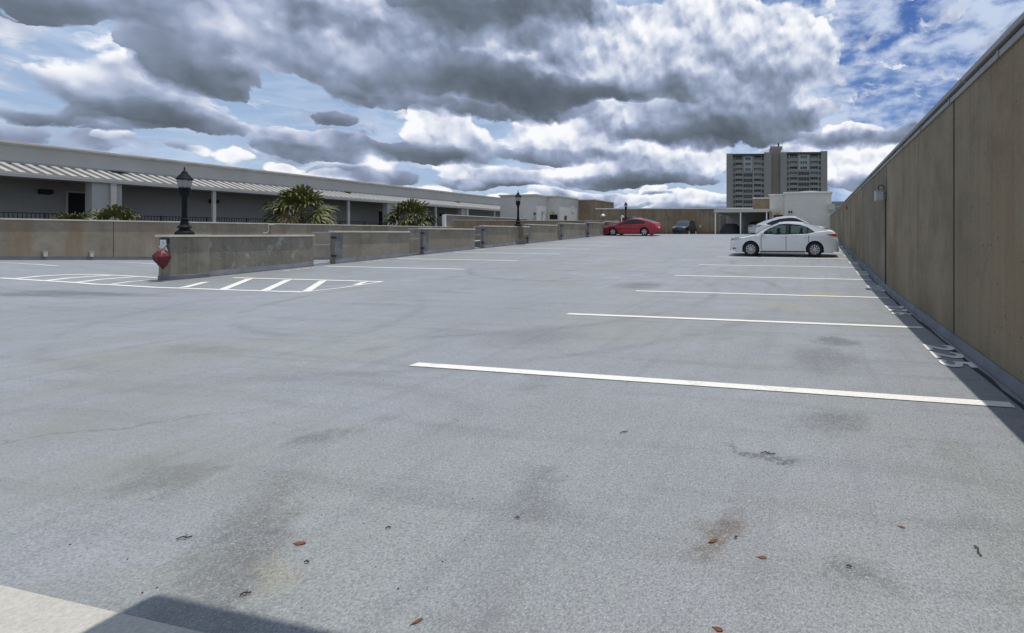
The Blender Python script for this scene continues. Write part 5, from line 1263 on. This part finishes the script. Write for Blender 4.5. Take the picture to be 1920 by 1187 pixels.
# cars on the lower deck seen through the gates
r_ = ray(897, HZ); Zc = -22.2 / r_.x; yy = Zc * r_.y; WX2 = dict(CROSS); WX2.update(roofmat=M['trim'], wglass=M['cardark'], pillars=[(-0.15, 0.12), (-1.0, 0.10)])
car8 = make_car('white_car', 'white car with black roof on the lower deck behind the third chain link gate', 'car', (-22.0, yy + 0.9, left_z(-22, yy + 0.9)), 0, dict(SEDAN, interior=False, glass=M['cardark'], roofmat=M['trim']))
car8.rotation_euler = (-0.057, 0, 0)
r_ = ray(986, HZ); yy = -21.5 / r_.x * r_.y
car9 = make_car('dark_car', 'black car on the lower deck below the middle lamp pier', 'car', (-21.6, yy + 0.5, left_z(-21.6, yy + .5)), 0, dict(SEDAN, interior=False, glass=M['cardark'], paint=M['car_dark']))
car9.rotation_euler = (-0.057, 0, 0)
# covered car in the carport
yy = 47.6; xx = x_on_y(1370, yy); cc = thing('covered_car', 'low car under a dark cloth cover in the carport', 'covered car', (xx, yy, main_z(xx, yy)))
mb = MB(); secs = [(-2.2, 0.55, 0.75), (-2.1, 0.8, 0.9), (-1.5, 0.92, 0.98), (-0.9, 0.95, 1.2), (-0.3, 0.95, 1.33), (0.5, 0.95, 1.33), (1.2, 0.95, 1.18), (1.9, 0.93, 0.98), (2.2, 0.7, 0.8)]
rows = []
for (y, w, h) in secs:
    row = []
    for k in range(15):
        a = math.pi * k / 14; cw = math.cos(a); hh = h * (math.sin(a) ** 0.62 if 0 < k < 14 else 0)
        row.append((w * math.copysign(abs(cw) ** 0.55, cw) + 0.02 * math.sin(y * 7 + k), y, hh + 0.02))
    rows.append(row)
sheet(mb, rows); mb.poly(rows[0]); mb.poly(rows[-1]); mb.build('cover', M['cover'], cc, smooth=True)
for x_ in (-0.75, 0.75):
    for y_ in (-1.35, 1.35): MB().lathe([(0.2, -0.1), (0.31, -0.1), (0.31, 0.1), (0.2, 0.1)], (0, 0, 0), 16, axis='y').build('wheel', M['tyre'], cc, loc=(x_, y_, 0.31)).rotation_euler = (0, 0, math.pi / 2)

# ------------------------------------------------------------------ unseen canopy guessed behind the viewer, shaped to cast the walkway shadow
en = thing('shadow_canopy', 'unseen flat canopy guessed behind the viewer for its shadow on the walkway', 'canopy', (-0.4, -2.0, 0))
hh = 2.9; ex = -2.40 + SUN.x / SUN.z * hh + 0.4; ey = 1.21 + SUN.y / SUN.z * hh + 2.0
mb = MB(); mb.box(ex, 2.0, -3.5, ey, hh, hh + 0.18); mb.build('roof_slab', M['stucco'], en)
for (x_, y_) in ((ex + 0.3, -2.8), (1.7, -2.8)): mb = MB(); mb.box(x_ - 0.12, x_ + 0.12, y_ - 0.12, y_ + 0.12, 0, hh - 0.003); mb.build('post', M['stucco'], en)

# ------------------------------------------------------------------ litter on the deck
def leaf(px, py, L, rot, curl, label, mat='leaf_brown'):
    L *= 0.85; curl *= 0.35; f_ = floor_px(px, py); mb = MB(); n = 8; rows = []
    for i in range(n + 1):
        u = i / n; w = 0.24 * L * math.sin(math.pi * min(1, u * 0.96 + 0.02)) ** 0.8
        rows.append([((u - 0.5) * L, v * w, 0.0015 + curl * L * (v * v) * 0.35 + curl * L * (u - 0.5) ** 2 * 0.6) for v in (-1, -0.5, 0, 0.5, 1)])
    sheet(mb, rows); t = thing('fallen_leaf', label, 'leaf', (f_.x, f_.y, f_.z), rot, 'dry leaves scattered on the deck')
    mb.build('blade', M[mat], t, smooth=True, recalc=False); mb = MB(); mb.tube((-0.72 * L, 0.02 * L, 0.002), (-0.48 * L, 0, 0.002), 0.0012, n=5); mb.build('stalk', M['twig'], t)
for a in ((563, 1020, 0.055, 0.2, 0.5, 'narrow reddish leaf lying at the lower left of the deck'), (1337, 1016, 0.045, 0.6, 0.7, 'curled brown leaf on the round brown stain'), (1430, 1046, 0.042, 0.1, 0.3, 'orange brown leaf right of the round stain'),
          (1691, 989, 0.035, -0.3, 0.3, 'dark red leaf farthest right on the near deck'), (783, 1166, 0.038, 1.0, 0.6, 'small leaf standing on edge at the bottom of the picture'), (1347, 1181, 0.04, -0.2, 0.5, 'dark leaf at the bottom edge of the picture')):
    leaf(*a)
def bit(px, py, L, rot, label):
    f_ = floor_px(px, py); mb = MB(); mb.path([(-L / 2, 0, 0.006), (-L / 6, L * 0.12, 0.010), (L / 5, -L * 0.06, 0.008), (L / 2, L * 0.1, 0.006)], 0.0028, 5)
    mb.path([(0, 0, 0.008), (L * 0.1, L * 0.25, 0.012)], 0.0018, 4)
    o = mb.build('twig', M['twig'], None, loc=(f_.x, f_.y, f_.z)); o.rotation_euler = (0, 0, rot); tag(o, label, 'twig', 'dark twigs scattered on the deck')
for a in ((1835, 1035, 0.06, 1.6, 'branched dark twig right of the dark red leaf'), (345, 1011, 0.05, 0.5, 'thin twig left of the narrow reddish leaf'), (575, 1056, 0.018, 0.3, 'short dark twig just below the narrow reddish leaf'), (460, 1116, 0.03, 0.6, 'fine twig above the canopy shadow'),
          (1170, 812, 0.05, 0.8, 'thin twig in the middle of the deck below the first stall line'), (728, 992, 0.02, 0.7, 'tiny dark twig left of the middle of the near deck'), (970, 973, 0.02, 0.2, 'tiny dark twig by the brown smear in the near middle'),
          (1440, 852, 0.09, 0.02, 'long dark twig on the crack right of centre'), (1592, 1065, 0.02, 0.0, 'tiny twig beside the faint round stain'), (1380, 1010, 0.015, 0.9, 'tiny dark twig right of the curled leaf')):
    bit(*a)
r6 = random.Random(9); mb = MB()
for i in range(260):
    x_ = r6.uniform(-7, 1.5); y_ = 1.2 + r6.random() ** 1.6 * 10; s_ = r6.uniform(0.0015, 0.0045); z_ = main_z(x_, y_)
    b0 = len(mb.v); mb.v += [Vector((x_ + s_ * r6.uniform(.6, 1.4), y_, z_)), Vector((x_, y_ + s_ * r6.uniform(.6, 1.4), z_)), Vector((x_ - s_, y_, z_)), Vector((x_, y_ - s_, z_)), Vector((x_, y_, z_ + s_ * 1.3))]
    for q in ((0, 1, 4), (1, 2, 4), (2, 3, 4), (3, 0, 4)): mb.face([b0 + k for k in q])
tag(mb.build('grit', M['twig'], recalc=False), 'scattered dark grit and crumbs on the grey deck', 'grit', kind='stuff')
